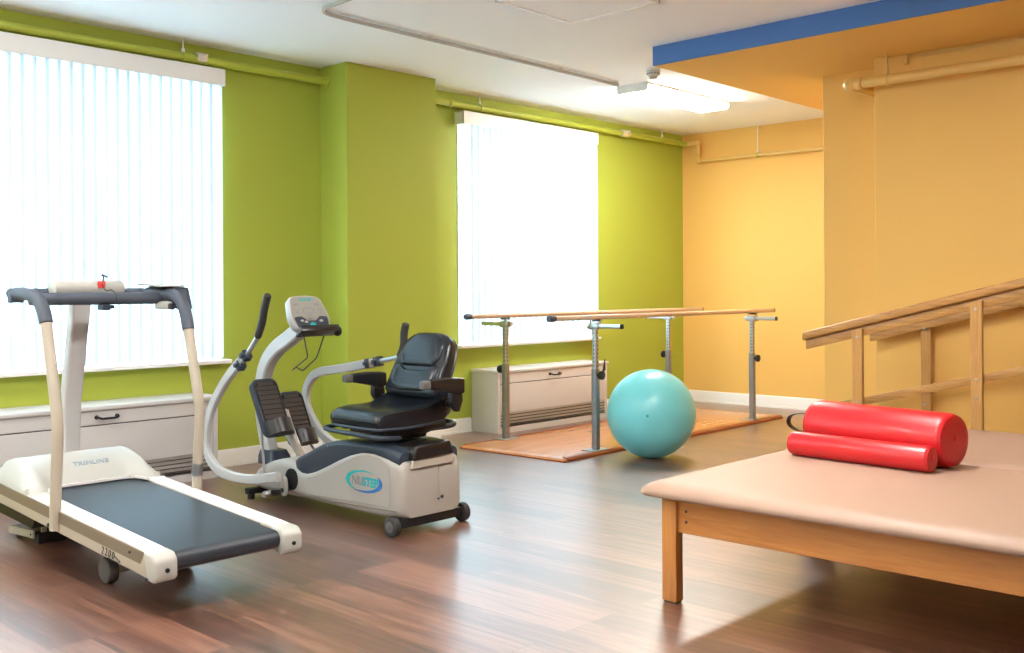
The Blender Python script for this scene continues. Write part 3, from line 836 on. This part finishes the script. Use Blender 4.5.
        for d, k in ((-.002, .92), (.004, .90)):
            rings.append([c+Vector((a*k, 0, 0))+u*b*k+n*d for a, b in sh_])
        obj('foot_pad', loft(rings), 'blackgloss', pd)
        bm = bmesh.new()
        for k in range(9):
            q = c+u*(L_*(-.26+k*.083))+n*.0045
            frame_box(q, (1, 0, 0), u, n, w*.78-(.03 if k == 8 else 0), L_*.074, .005, .002, 1, bm)
        obj('tread_ribs', bm, 'ribs', pd)
        # heel cup: a curved wall round the lower end
        bm = bmesh.new()
        pts = []
        for k in range(13):
            a = PI*k/12
            pts.append((-math.cos(a)*w*.51, math.sin(a)*.078))
        rin = []
        lo = c-u*(L_*.5-.005)
        outer = [[lo+Vector((px, 0, 0))+n*(py*1.0+.0)+u*h_-u*.0 for px, py in pts] for h_ in (-.010, .080)]
        inner = [[lo+Vector((px*.9, 0, 0))+n*(py*.88)+u*h_ for px, py in pts] for h_ in (.080, .006)]
        loft(outer+inner, cap=False, closed=False, into=bm)
        bm.faces.new([bm.verts.new(v) for v in outer[0]])
        bm.faces.new([bm.verts.new(v) for v in inner[1]])
        for sde in (0, -1):
            try: bm.faces.new([bm.verts.new(v) for v in (outer[0][sde], outer[1][sde], inner[0][sde], inner[1][sde])])
            except ValueError: pass
        bmesh.ops.remove_doubles(bm, verts=bm.verts, dist=.0005)
        obj('heel_cup', bm, 'black', pd)
        return c, u, n
    c1, u1, n1 = pedal(3.497, (5.385, .722), (5.205, .395), 1)
    c2, u2, n2 = pedal(3.747, (5.475, .62), (5.31, .30), 2)
    for x, cc, low in ((3.603, c1, (5.13, .24)), (3.665, c2, (5.22, .24))):
        bm = sweep(smoothpath([(x, low[0], low[1]), (x, (low[0]+cc.y)/2+.035, (low[1]+cc.z)/2), (x, cc.y+.02, cc.z-.04)], 5), rrect(.032, .05, .008, 3), side=(1, 0, 0))
        pa = obj('pedal_arm', bm, 'frontfoot' if x < 3.63 else 'armw', R)  # near arm browner than its white twin: shade put into its colour
        obj('pivot_knob', cyl((x-.075 if x < 3.63 else x+.075, cc.y+.03, cc.z-.045), (x+.02, cc.y+.03, cc.z-.045), .017, 16, .004), 'armw', pa)
    obj('push_rod', cyl((3.425, 5.30, .43), (3.425, 5.265, .16), .008, 10), 'silver', R)
    obj('push_rod', cyl((3.80, 5.40, .35), (3.80, 5.20, .20), .008, 10), 'silver', R)
    # mast with console
    mp = smoothpath([(CX, 5.47, .17), (CX, 5.53, .34), (CX, 5.572, .52), (CX, 5.562, .70), (CX, 5.505, .82), (CX, 5.40, .905), (CX, 5.28, .962), (CX, 5.15, 1.03), (CX, 5.11, 1.06)], 6)
    obj('mast', sweep(mp, rrect(.074, .09, .010, 1), side=(1, 0, 0)), 'armw', R)
    rings = []
    for z, k in ((.19, 1.25), (.235, 1.15), (.27, .95)):
        rings.append([(CX+a*k, 5.44+(z-.19)*.25+b*k, z) for a, b in rrect(.13, .15, .03, 4)])
    obj('mast_boot', loft(rings), 'slate', R)
    # console frame: u across (X), v up the face, n towards the user
    v = Vector((0, .115, .205)).normalized(); n = Vector((0, -v.z, v.y)); c = Vector((CX, 5.076, 1.120))
    def face(poly, d, k=1.): return [c+Vector((a*k, 0, 0))+v*b*k+n*d for a, b in poly]
    outl = rp([(-.112, .112), (0, .125), (.112, .112), (.142, -.03), (.120, -.105), (0, -.118), (-.120, -.105), (-.142, -.03)], .045, 5)
    cs = obj('console', loft([face(outl, -.075, .80), face(outl, -.05, .96), face(outl, -.01, 1.0), face(outl, 0, .965)]), 'armw', R, smooth=45)
    obj('display_panel', loft([face(outl, -.002, .93), face(outl, .002, .92)]), 'panel', cs)
    lowp = rp([(-.118, -.028), (-.065, -.022), (-.03, -.052), (.03, -.052), (.065, -.022), (.118, -.028), (.108, -.098), (0, -.108), (-.108, -.098)], .012, 3)
    obj('key_panel', loft([face(lowp, .001), face(lowp, .004)]), 'slate', cs)
    def disc(a, b, rx, ry, mat, nm, d0=.003, d1=.006):
        obj(nm, loft([[c+Vector((a+px, 0, 0))+v*(b+py)+n*d for px, py in circle(rx, 18, ry)] for d in (d0, d1)]), mat, cs)
    disc(0, -.078, .021, .013, 'teal', 'start_button'); disc(-.07, -.052, .012, .007, 'silver', 'round_button'); disc(-.043, -.060, .012, .007, 'silver', 'round_button')
    disc(.065, -.055, .014, .008, 'silver', 'round_button'); disc(0, -.036, .016, .010, 'greyink', 'round_button')
    bm = bmesh.new()
    def dash(a, b, w_, h_): frame_box(c+Vector((a, 0, 0))+v*b+n*.0025, (1, 0, 0), v, n, w_, h_, .002, into=bm)
    for a, b, w_, h_ in ((-.075, .058, .034, .012), (.072, .058, .034, .012), (-.078, .018, .026, .008), (-.078, .002, .026, .006), (.082, .020, .026, .008), (.084, .004, .026, .006),
                         (0, .032, .062, .006), (-.036, .012, .006, .030), (.038, .012, .006, .030), (0, .000, .05, .006), (0, -.014, .03, .005)): dash(a, b, w_, h_)
    obj('readouts', bm, 'greyink', cs)
    obj('logo', text_bm('NUSTEP', .026, c+v*.088+n*.0026, (1, 0, 0), v, depth=.0006, bold=.0008), 'teal', cs, label='teal printed lettering')
    # book tray and wire holder
    tc_ = c-v*.142+n*.0
    bm = frame_box(tc_+n*.022, (1, 0, 0), v, n, .272, .020, .075, .008, 3)
    frame_box(tc_+n*.056+v*.012, (1, 0, 0), v, n, .272, .040, .012, .005, 2, bm)
    cyl(tc_+n*.02+Vector((.13, 0, .004)), tc_+n*.02+Vector((.155, 0, .004)), .030, 20, .006, into=bm)
    obj('book_tray', bm, 'blackgloss', cs)
    for xs, pts in ((3.56, [(5.05, .985), (5.012, .862), (5.163, .783)]), (3.69, [(5.03, .985), (5.105, .850), (5.249, .762), (5.32, .784)])):
        q = [(xs, *p) for p in pts]
        if xs == 3.56: q.append((3.60, 5.23, .768))
        obj('wire_holder', tube(roundpath(q, .02), .0042, 8), 'black', cs)
    obj('wire_holder', tube([(3.565, 5.165, .783), (3.69, 5.32, .784)], .0042, 8), 'black', cs) if False else None
    # ---------------- seat (turned to face the treadmill, -X)
    SY = 4.325
    # cushion: loft along X
    rings = []
    for x, w, zt_, zb_, bol in ((3.355, .36, .585, .548, .0), (3.362, .405, .605, .53, .002), (3.39, .43, .622, .52, .006), (3.46, .445, .626, .515, .012), (3.56, .455, .618, .515, .022), (3.66, .465, .612, .52, .036), (3.74, .475, .618, .53, .052), (3.80, .475, .650, .545, .050), (3.85, .46, .695, .575, .03), (3.872, .42, .70, .62, .01)):
        ring = []
        m = 10
        for k in range(m+1):       # top, from +Y to -Y
            t = 1-2*k/m; e = abs(t)**3
            zz = zt_+bol*(abs(t)**2.2)-(.022*abs(t)**8)
            ring.append((x, SY+t*w/2, zz))
        ring.append((x, SY-w/2-.004, (zt_+zb_)/2)); ring.append((x, SY-w/2+.01, zb_+.008)); ring.append((x, SY-w/2+.035, zb_))
        ring.append((x, SY+w/2-.035, zb_)); ring.append((x, SY+w/2-.01, zb_+.008)); ring.append((x, SY+w/2+.004, (zt_+zb_)/2))
        rings.append(ring)
    st = obj('seat', loft(rings), 'leather', R, smooth=50)
    ed = roundpath([(3.80, SY-.226, .545), (3.56, SY-.222, .528), (3.36, SY-.205, .532), (3.352, SY, .532), (3.36, SY+.205, .532), (3.56, SY+.222, .528), (3.80, SY+.226, .545)], .04)
    obj('seat_trim', tube(ed, .008, 8), 'slate', st)
    # backrest
    ub = Vector((.17, 0, .33)).normalized(); nb = Vector((-ub.z, 0, ub.x)); cb = Vector((3.785, SY+.016, .665))
    LB = .375
    def bprof(s):   # half width along the height 0..1
        return .222-.012*s if s < .45 else .2166-.060*((s-.45)/.55)**1.6
    outb = []
    NN = 12
    for k in range(NN+1): s = k/NN; outb.append((-bprof(s), s))
    outb = [(-bprof(0)+.03, -.02), (-bprof(0)+.006, .02)]+[(-bprof(s), s) for s in (.08, .2, .35, .5, .65, .78, .88)]+[(-.142, .955), (-.105, .99), (-.05, 1.005)]
    outb = outb+[(-a, b) for a, b in reversed(outb)]
    def bring(k, d, lift=0): return [cb+Vector((0, a*k, 0))+ub*((b-.5)*k+.5)*LB+nb*d for a, b in outb]
    bk = obj('backrest', loft([bring(.90, -.032), bring(.98, -.026), bring(1.0, -.006), bring(1.0, .018), bring(.965, .036), bring(.88, .046), bring(.6, .042)]), 'leather', R, smooth=50)
    obj('back_shell', loft([bring(.86, -.052), bring(.96, -.046), bring(.99, -.034), bring(.97, -.028)]), 'black', bk)
    # upper headrest pad and the stitched seam below it
    seamp = [cb+Vector((0, a, 0))+ub*b*LB+nb*(.047-(.014 if abs(a) > .17 else 0)) for a, b in ((.218, .50), (.19, .56), (.135, .40), (0, .385), (-.135, .40), (-.19, .56), (-.218, .50))]
    padp = [(-.130, .43), (-.168, .575), (-.158, .75), (-.130, .90), (-.08, .965), (0, .975)]
    padp = padp+[(-a, b) for a, b in reversed(padp[:-1])]
    pr_ = rp([(a, b) for a, b in padp], .02, 3)
    def pring(k, d): return [cb+Vector((0, a*k, 0))+ub*((b-.68)*k+.68)*LB+nb*d for a, b in pr_]
    obj('head_pad', loft([pring(1, .034), pring(.99, .047), pring(.94, .056), pring(.8, .061), pring(.4, .062)]), 'leather', bk, smooth=50)
    lw = rp([(-.18, .08), (-.185, .40), (-.160, .47), (-.115, .36), (.115, .36), (.160, .47), (.185, .40), (.18, .08), (.10, .03), (-.10, .03)], .03, 3)
    def lring(k, d): return [cb+Vector((0, a*k, 0))+ub*((b-.22)*k+.22)*LB+nb*d for a, b in lw]
    obj('lumbar_pad', loft([lring(1, .034), lring(.985, .047), lring(.92, .056), lring(.75, .060), lring(.4, .061)]), 'leather', bk, smooth=50)
    # armrests
    for yy, s in ((4.652, 1), (4.0, -1)):
        rings = []
        for x, w, a, b in ((3.575, .044, .778, .738), (3.62, .050, .784, .730), (3.72, .056, .786, .710), (3.80, .058, .782, .692), (3.835, .05, .776, .697)):
            rings.append([(x, yy+p, (a+b)/2+q) for p, q in rrect(w, a-b, .012, 3)])
        am = obj('armrest', loft(rings), 'blackgloss' if s < 0 else 'black', R)
        obj('armrest_tip', loft([[(x, yy+p*k, .757+q*k) for p, q in rrect(.05, .046, .012, 3)] for x, k in ((3.548, .7), (3.553, .92), (3.568, 1.0), (3.592, 1.02))]), 'greyrubber', am, label='grey rubber tip')
        bm = prism([(3.75, .70), (3.825, .70), (3.83, .66), (3.805, .60), (3.785, .60), (3.75, .65)], yy-.02, yy+.02, 'Y', .006, 2)
        frame_box((3.81, yy-s*.07, .635), (1, 0, 0), (0, 1, 0), (0, 0, 1), .035, .13, .035, .006, 2, bm)
        obj('armrest_bracket', bm, 'black', am)
    # under-seat frame
    bm = box(3.46, 3.80, SY-.17, SY+.17, .485, .52, .008, 2)
    box(3.50, 3.76, SY-.13, SY+.13, .455, .49, .008, 2, bm); box(3.43, 3.84, SY-.20, SY-.16, .50, .535, .006, 2, bm); box(3.43, 3.84, SY+.16, SY+.20, .50, .535, .006, 2, bm)
    obj('seat_frame', bm, 'black', R)
    obj('swivel_post', cyl((CX+.02, SY, .42), (CX+.02, SY, .47), .11, 28, .008), 'black', R)
    bm = prism([(3.74, .46), (3.90, .50), (3.93, .62), (3.88, .66), (3.84, .56), (3.72, .50)], SY-.12, SY+.12, 'Y', .008, 2)
    obj('back_bracket', bm, 'black', R)
    bar = roundpath([(3.50, SY-.21, .478), (3.36, SY-.225, .492), (3.345, SY-.12, .497), (3.345, SY+.18, .502), (3.36, SY+.27, .506), (3.47, SY+.27, .515)], .04)
    obj('adjust_lever', tube(bar, .0125, 12), 'slate', R)
    ringp = smoothpath([(3.80, SY-.10, .49), (3.88, SY-.17, .502), (3.93, SY-.165, .510), (3.955, SY-.09, .513), (3.935, SY-.03, .515), (3.88, SY-.01, .51), (3.82, SY-.03, .49)], 6)
    obj('rear_lever', tube(ringp, .015, 12), 'black', R)
    # logo on the near side
    xs = CX-.2245
    LC = (4.285, .2465); sl_ = .09
    bm = bmesh.new()
    def ell(t, k, dx=0, dz=0):
        a, b = .152*k*math.cos(t), .058*k*math.sin(t)
        return (xs-.0006, LC[0]-a+dx, LC[1]+b-sl_*0*a+dz)
    def cres(t0, t1, wmax):
        o, i_ = [], []
        for k in range(25):
            t = t0+(t1-t0)*k/24; w_ = wmax*math.sin(PI*k/24)**.7
            o.append(ell(t, 1)); i_.append(ell(t, 1-w_))
        b_ = bmesh.new(); vo = [b_.verts.new(p) for p in o]; vi = [b_.verts.new(p) for p in i_]
        for k in range(24): b_.faces.new((vo[k], vo[k+1], vi[k+1], vi[k]))
        bmesh.ops.remove_doubles(b_, verts=b_.verts, dist=.00005)
        g_ = bmesh.ops.extrude_face_region(b_, geom=b_.faces[:])
        bmesh.ops.translate(b_, verts=[e for e in g_['geom'] if isinstance(e, bmesh.types.BMVert)], vec=(.0012, 0, 0))
        return b_
    lg = obj('logo_swoosh', cres(math.radians(55), math.radians(250), .20), 'teal', R, label='teal half of the oval emblem')
    obj('logo_swoosh', cres(math.radians(235), math.radians(400), .22), 'bluep', R, label='blue half of the oval emblem')
    obj('logo_lettering', text_bm('NU', .066, (xs-.0005, LC[0]+.056, LC[1]-.002), (0, -1, 0), (0, 0, 1), shear=.15, depth=.0006, bold=.0), 'greyink', R, label='thin grey letters')
    obj('logo_lettering', text_bm('STEP', .062, (xs-.0005, LC[0]-.052, LC[1]-.002), (0, -1, 0), (0, 0, 1), shear=.15, depth=.0006, bold=.0022), 'teal', R, label='bold teal letters')
    return R
build_stepper()

# ================================================================== PARALLEL BARS (authored in local space, turned 2 degrees)
def build_bars():
    B = thing('parallel_bars', 'wooden parallel bars on adjustable steel posts over a low orange wood platform', 'parallel bars', (7.305, 5.395, 0), math.radians(1.4), local=True)
    hx, hy = 1.67, .53
    # platform with rounded bevelled edge
    rings = []
    for z, k in ((0, 0), (.008, 0), (.020, .012), (.027, .03), (.030, .052)):
        rings.append([(a*(hx-k)/hx*1.0, b*(hy-k)/hy, z) for a, b in [(-hx, -hy), (hx, -hy), (hx, hy), (-hx, hy)]])
    pf = obj('platform', loft(rings), 'platform', B, smooth=20)
    bm = bmesh.new()
    box(-hx-.004, hx+.004, -hy-.004, -hy+.004, 0, .010, .002, 1, bm); box(-hx-.004, hx+.004, hy-.004, hy+.004, 0, .010, .002, 1, bm)
    box(-hx-.004, -hx+.004, -hy, hy, 0, .010, .002, 1, bm); box(hx-.004, hx+.004, -hy, hy, 0, .010, .002, 1, bm)
    for s in (-1, 1):
        prism([(s*(hy+.006), .0), (s*(hy+.006), .018), (s*(hy-.008), .031), (s*(hy-.05), .0335), (s*(hy-.05), .029), (s*(hy-.012), .0)], -hx+.04, hx-.02, 'X', into=bm)
    obj('edge_strip', bm, 'platedge', pf, label='red-brown varnished edge strip')
    for px in (-1.203, 1.205):
        for s in (-1, 1):
            py = s*.462
            po = obj('post', sweep([(px, py, .03), (px, py, .645)], rrect(.048, .048, .006, 3), side=(1, 0, 0)), 'steeld', B)
            obj('base_plate', box(px-.10, px+.10, py-.065, py+.065, .0305, .037, .002, 1), 'steel', po)
            inner = obj('inner_post', sweep([(px, py, .60), (px, py, .965)], rrect(.038, .038, .005, 3), side=(1, 0, 0)), 'steel', B)
            bm = bmesh.new()
            for k in range(9): cyl((px-.0195, py, .67+k*.031), (px-.0185, py, .67+k*.031), .006, 8, into=bm)
            for k in range(9): cyl((px, py-.0195, .67+k*.031), (px, py-.0185, .67+k*.031), .006, 8, into=bm)
            obj('holes', bm, 'ink', inner)
            bm = cyl((px, py+s*.022, .60), (px, py+s*.05, .60), .012, 12)
            cyl((px, py+s*.045, .60), (px, py+s*.072, .60), .034, 18, .006, into=bm)
            if s < 0 and px < 0: prism([(px-.0, .62), (px+.035, .64), (px+.03, .72)], py+s*.062, py+s*.070, 'Y', into=bm)
            obj('locking_knob', bm, 'black', po)
            obj('head', box(px-.028, px+.028, py-.045, py+.045, .945, .995, .005, 2), 'steel', B)
            sl = obj('slide_tube', sweep([(px, py-s*.07, .972), (px, py+s*.25, .972)], rrect(.034, .034, .004, 2), side=(1, 0, 0)), 'silver', B)
            obj('end_plug', box(px-.018, px+.018, py+s*.25-.006, py+s*.25+.008, .954, .990, .003, 1), 'black', sl)
            obj('support_pin', cyl((px+.03, py+s*.03, .985), (px+.03, py+s*.03, 1.022), .008, 12), 'steel', B)
            obj('support_pin', cyl((px-.02, py-s*.03, .985), (px-.02, py-s*.03, 1.02), .007, 10), 'steel', B)
            obj('saddle', box(px-.03, px+.055, py+s*.012-.018, py+s*.012+.022, 1.008, 1.022, .004, 1), 'black', B)
    for s, x0, x1 in ((-1, -1.765, 1.60), (1, -1.66, 1.86)):
        y = s*.475
        ra = obj('rail', cyl((x0, y, 1.04), (x1, y, 1.04), .0195, 20, .003), 'beech', B)
        obj('end_cap', cyl((x0-.006, y, 1.04), (x0+.065, y, 1.04), .0235, 20, .005), 'greyfoam', ra, label='grey rubber end cap')
        obj('end_cap', cyl((x1-.012, y, 1.04), (x1+.006, y, 1.04), .021, 20, .004), 'taupe', ra, label='brown end cap')
    return B
build_bars()

# ================================================================== BALL
r = .3275
b = sphere((0, 0, 0), r, 64)
o = obj('exercise_ball', b, 'ball'); o.location = (6.25, 4.487, r)
tag(o, 'large aqua blue exercise ball on the floor in front of the parallel bars', 'exercise ball')
d = Vector((-.853, -.51, .06)).normalized()*r
pl = obj('valve_plug', merge(cyl(d*.992, d*1.006, .011, 16), cyl(d*1.0, d*1.014, .006, 12)), 'teal', o)

# ================================================================== MAT TABLES
def mat_table(x0, x1, label, near):
    y0, y1 = .34, 2.445
    t = thing('mat_table', label, 'padded table', ((x0+x1)/2, (y0+y1)/2, 0), group='padded treatment tables')
    zt = .480
    # mattress: rounded slab
    rings = []
    for z, k in ((.424, .035), (.426, .010), (.436, .0), (.452, .004), (.466, .020), (.476, .045), (.480, .085)):
        rings.append([((x0+x1)/2+a, (y0+y1)/2+b, z) for a, b in rrect((x1-x0)-2*k, (y1-y0)-2*k+.06, .05, 4)])
    mt = obj('mat', loft(rings), 'matv', t, smooth=60)
    obj('board', box(x0+.062, x1-.062, y0+.052, y1-.057, .410, .4255, .003, 1), 'maple', t)
    xa, xb, ya, yb = x0+.06, x1-.06, y0+.05, y1-.055
    for lx in (xa, xb-.05):
        for ly in (yb-.068, ya):
            lg = obj('leg', box(lx, lx+.05, ly, ly+.068, .008, .41, .004, 2), 'maplez', t)
            obj('glide', box(lx+.005, lx+.045, ly+.005, ly+.063, 0, .01, .002, 1), 'rubber', lg)
    for ax in (xa+.018, xb-.04):
        ap = obj('apron', box(ax, ax+.022, ya+.06, yb-.064, .284, .412, .003, 1), 'maple', t)
        bm = bmesh.new()
        for z in (.33, .372):
            for yy in (yb-.105, ya+.105): cyl((ax-.0015 if ax < (x0+x1)/2 else ax+.0235, yy, z), (ax+.002 if ax < (x0+x1)/2 else ax+.02, yy, z), .006, 12, into=bm)
        obj('bolts', bm, 'ink', ap)
    for ay in (ya+.012, yb-.034): obj('apron', box(xa+.05, xb-.05, ay, ay+.022, .30, .412, .003, 1), 'maple', t)
mat_table(3.335, 4.655, 'tan padded treatment table on maple legs with red bolsters on it', True)
mat_table(4.668, 5.83, 'second tan padded table pushed behind the first, along the handrails', False)

# ================================================================== BOLSTERS
def bolster(p0, p1, r, label, strap):
    p0, p1 = Vector(p0), Vector(p1); L = (p1-p0).length; t = (p1-p0).normalized()
    rt = thing('bolster', label, 'bolster', (*((p0+p1)/2).xy, p0.z-r), group='red vinyl bolsters')
    s = t.cross(Vector((0, 0, 1))).normalized(); u = s.cross(t)
    e = min(.035, r*.4)
    prof = [(0, .02*r), (.002, .3*r), (.004, r-e*1.1), (e*.12, r-e*.55), (e*.45, r-e*.15), (e, r)]
    prof = prof+[(L*.5, r*.995)]+[(L-d, rr) for d, rr in reversed(prof)]
    rings = [[p0+t*d+s*a+u*b for a, b in circle(rr, 40)] for d, rr in prof]
    bd = obj('cover', loft(rings), 'red', rt, smooth=60)
    for d in (e*.30, L-e*.30):
        rr = r-e*.30
        pp = [p0+t*d+s*rr*math.cos(2*PI*k/40)+u*rr*math.sin(2*PI*k/40) for k in range(41)]
        obj('piping', tube(pp, .0028, 6), 'red', bd)
    obj('zip_tab', cyl(p0-t*.004+u*.01, p0+t*.01+u*.01, .012, 12), 'red', bd)
    if strap:
        q = p1
        q = p1-s*.045
        path = smoothpath([q+u*(r*.40)-t*.012, q+t*.05+u*(r*.42), q+t*.115+u*(r*.25), q+t*.125-u*(r*.08), q+t*.075-u*(r*.30), q-u*(r*.34)-t*.01], 6)
        obj('strap_handle', sweep(path, [(-.014, -.0018), (.014, -.0018), (.014, .0018), (-.014, .0018)], side=s), 'black', rt)
    else:
        pass
    return rt
ZM = .4805
bolster((4.46, 1.625, ZM+.1165), (4.60, 2.335, ZM+.1165), .1165, 'thick red vinyl bolster with a black strap handle, on the padded table', True)
bolster((4.29, 1.655, ZM+.055), (4.345, 2.325, ZM+.055), .055, 'thin red vinyl bolster lying in front of the thicker one', False)

# ================================================================== TRAINING RAMP WITH HANDRAILS
def build_ramp():
    R = thing('ramp_handrails', 'oak training ramp with sloping double handrails along the right orange wall', 'handrail', (6.45, 2.1, 0))
    sl = -.2505   # dz/dy
    yE = .25
    def line(y, z, y2): return z+(y2-y)*sl
    def board(x0, x1, ys, zs_top, zs_bot, ye=yE, bev=.004, seg=2):
        return prism([(ys, zs_top), (ys, zs_bot), (ye, line(ys, zs_bot, ye)), (ye, line(ys, zs_top, ye))], x0, x1, 'X', bev, seg)
    for xi, s, y0 in ((6.10, 1, 3.165), (6.85, -1, 3.065)):
        d = 0 if s > 0 else line(3.165, 0, 3.065)
        # guard board on the inside of the posts, cap on top
        gx0, gx1 = (xi, xi+.024) if s > 0 else (xi-.024, xi)
        obj('guard_board', board(gx0, gx1, y0, .905+d+.012, .857+d), 'oak', R)
        cx = (xi+.008) if s > 0 else xi-.008
        if True:
            obj('handrail', board(cx-.036, cx+.036, y0+.014, .968+d, .914+d, bev=.014, seg=3), 'oak', R)
        zc = line(2.848, .534, 2.98)
        lx0, lx1 = (xi, xi+.022) if s > 0 else (xi-.022, xi)
        obj('lower_rail', board(lx0, lx1, 3.06, line(2.848, .559, 3.06), line(2.848, .509, 3.06)), 'oak', R)
        px0, px1 = (xi-.030, xi) if s > 0 else (xi, xi+.030)
        for py in ((2.807, 2.098, 1.39, .68) if s > 0 else (2.69, 2.0, 1.3, .6)):
            w = .066
            zt = line(2.807, .992, py)+.0
            bm = prism([(py-w/2, 0), (py+w/2, 0), (py+w/2, zt-w*.12), (py-w/2, zt+w*.12)], px0, px1, 'X', .003, 1)
            po = obj('post', bm, 'oakz', R)
            bm = bmesh.new()
            zs = (zt-.045, line(2.848, .534, py), line(2.848, .534, py)-.10)
            for z in zs:
                f = px0-.003 if s > 0 else gx0-.003
                cyl((f, py, z), (f+.005, py, z), .0085, 12, .002, into=bm)
            obj('bolts', bm, 'steel', po)
    # ramp deck between the rails
    obj('ramp_deck', prism([(2.98, .0), (2.98, .02), (yE, .02+(2.98-yE)*.25), (yE, (2.98-yE)*.25-.02), (2.80, .0)], 6.127, 6.823, 'X', .003, 1), 'oak', R)
    obj('stringer', prism([(2.9, .0), (yE, 0), (yE, (2.9-yE)*.25-.03)], 6.13, 6.15, 'X'), 'oak', R)
    obj('stringer', prism([(2.9, .0), (yE, 0), (yE, (2.9-yE)*.25-.03)], 6.80, 6.82, 'X'), 'oak', R)
build_ramp()

# ================================================================== OUTDOORS AND LIGHT
w = bpy.data.worlds.new('daylight'); SC.world = w; w.use_nodes = True
nt = w.node_tree; bg = nt.nodes['Background']
tc = nt.nodes.new('ShaderNodeTexCoord'); sp = nt.nodes.new('ShaderNodeSeparateXYZ')
nt.links.new(tc.outputs['Generated'], sp.inputs[0])
rp_ = nt.nodes.new('ShaderNodeValToRGB')
rp_.color_ramp.elements[0].position = .47; rp_.color_ramp.elements[0].color = (.40, .52, .50, 1)
rp_.color_ramp.elements[1].position = .53; rp_.color_ramp.elements[1].color = (.60, .80, 1, 1)
mm = nt.nodes.new('ShaderNodeMath'); mm.operation = 'MULTIPLY_ADD'; mm.inputs[1].default_value = .5; mm.inputs[2].default_value = .5
nt.links.new(sp.outputs['Z'], mm.inputs[0]); nt.links.new(mm.outputs[0], rp_.inputs[0])
nt.links.new(rp_.outputs[0], bg.inputs['Color'])
bg.inputs['Strength'].default_value = 17.5

for a, b_ in WIN+[ADDED_WIN]:
    L = bpy.data.lights.new('window_portal', 'AREA'); L.shape = 'RECTANGLE'; L.size = b_-a; L.size_y = ZT-ZS
    L.cycles.is_portal = True
    o = bpy.data.objects.new('window_portal', L); COL.objects.link(o)
    o.location = ((a+b_)/2, YG+.27, (ZS+ZT)/2); o.rotation_euler = (math.radians(-90), 0, 0)

# ================================================================== CAMERA
f, yaw, roll, y0 = 1027.3, .756645, -.0060447, 290.0
Fv = Vector((math.cos(yaw), math.sin(yaw), 0)); rv = Vector((math.sin(yaw), -math.cos(yaw), 0)); uv = Vector((0, 0, 1))
cr, sr = math.cos(roll), math.sin(roll)
Rv = cr*rv+sr*uv; Uv = -sr*rv+cr*uv
cam = bpy.data.cameras.new('camera'); co = bpy.data.objects.new('camera', cam); COL.objects.link(co)
co.matrix_world = Matrix(((Rv.x, Uv.x, -Fv.x, 0), (Rv.y, Uv.y, -Fv.y, 0), (Rv.z, Uv.z, -Fv.z, 1.25), (0, 0, 0, 1)))
cam.sensor_width = 36; cam.lens = f/1024*36; cam.shift_y = -(326.5-y0)/1024
cam.clip_start = .05; cam.clip_end = 200
SC.camera = co

SC.view_settings.view_transform = 'Standard'; SC.view_settings.look = 'None'
SC.view_settings.exposure = .62; SC.view_settings.gamma = 1; SC.view_settings.use_curve_mapping = False
SC.cycles.use_denoising = True
SC.cycles.max_bounces = 10; SC.cycles.diffuse_bounces = 6; SC.cycles.transparent_max_bounces = 8
SC.cycles.sample_clamp_indirect = 8
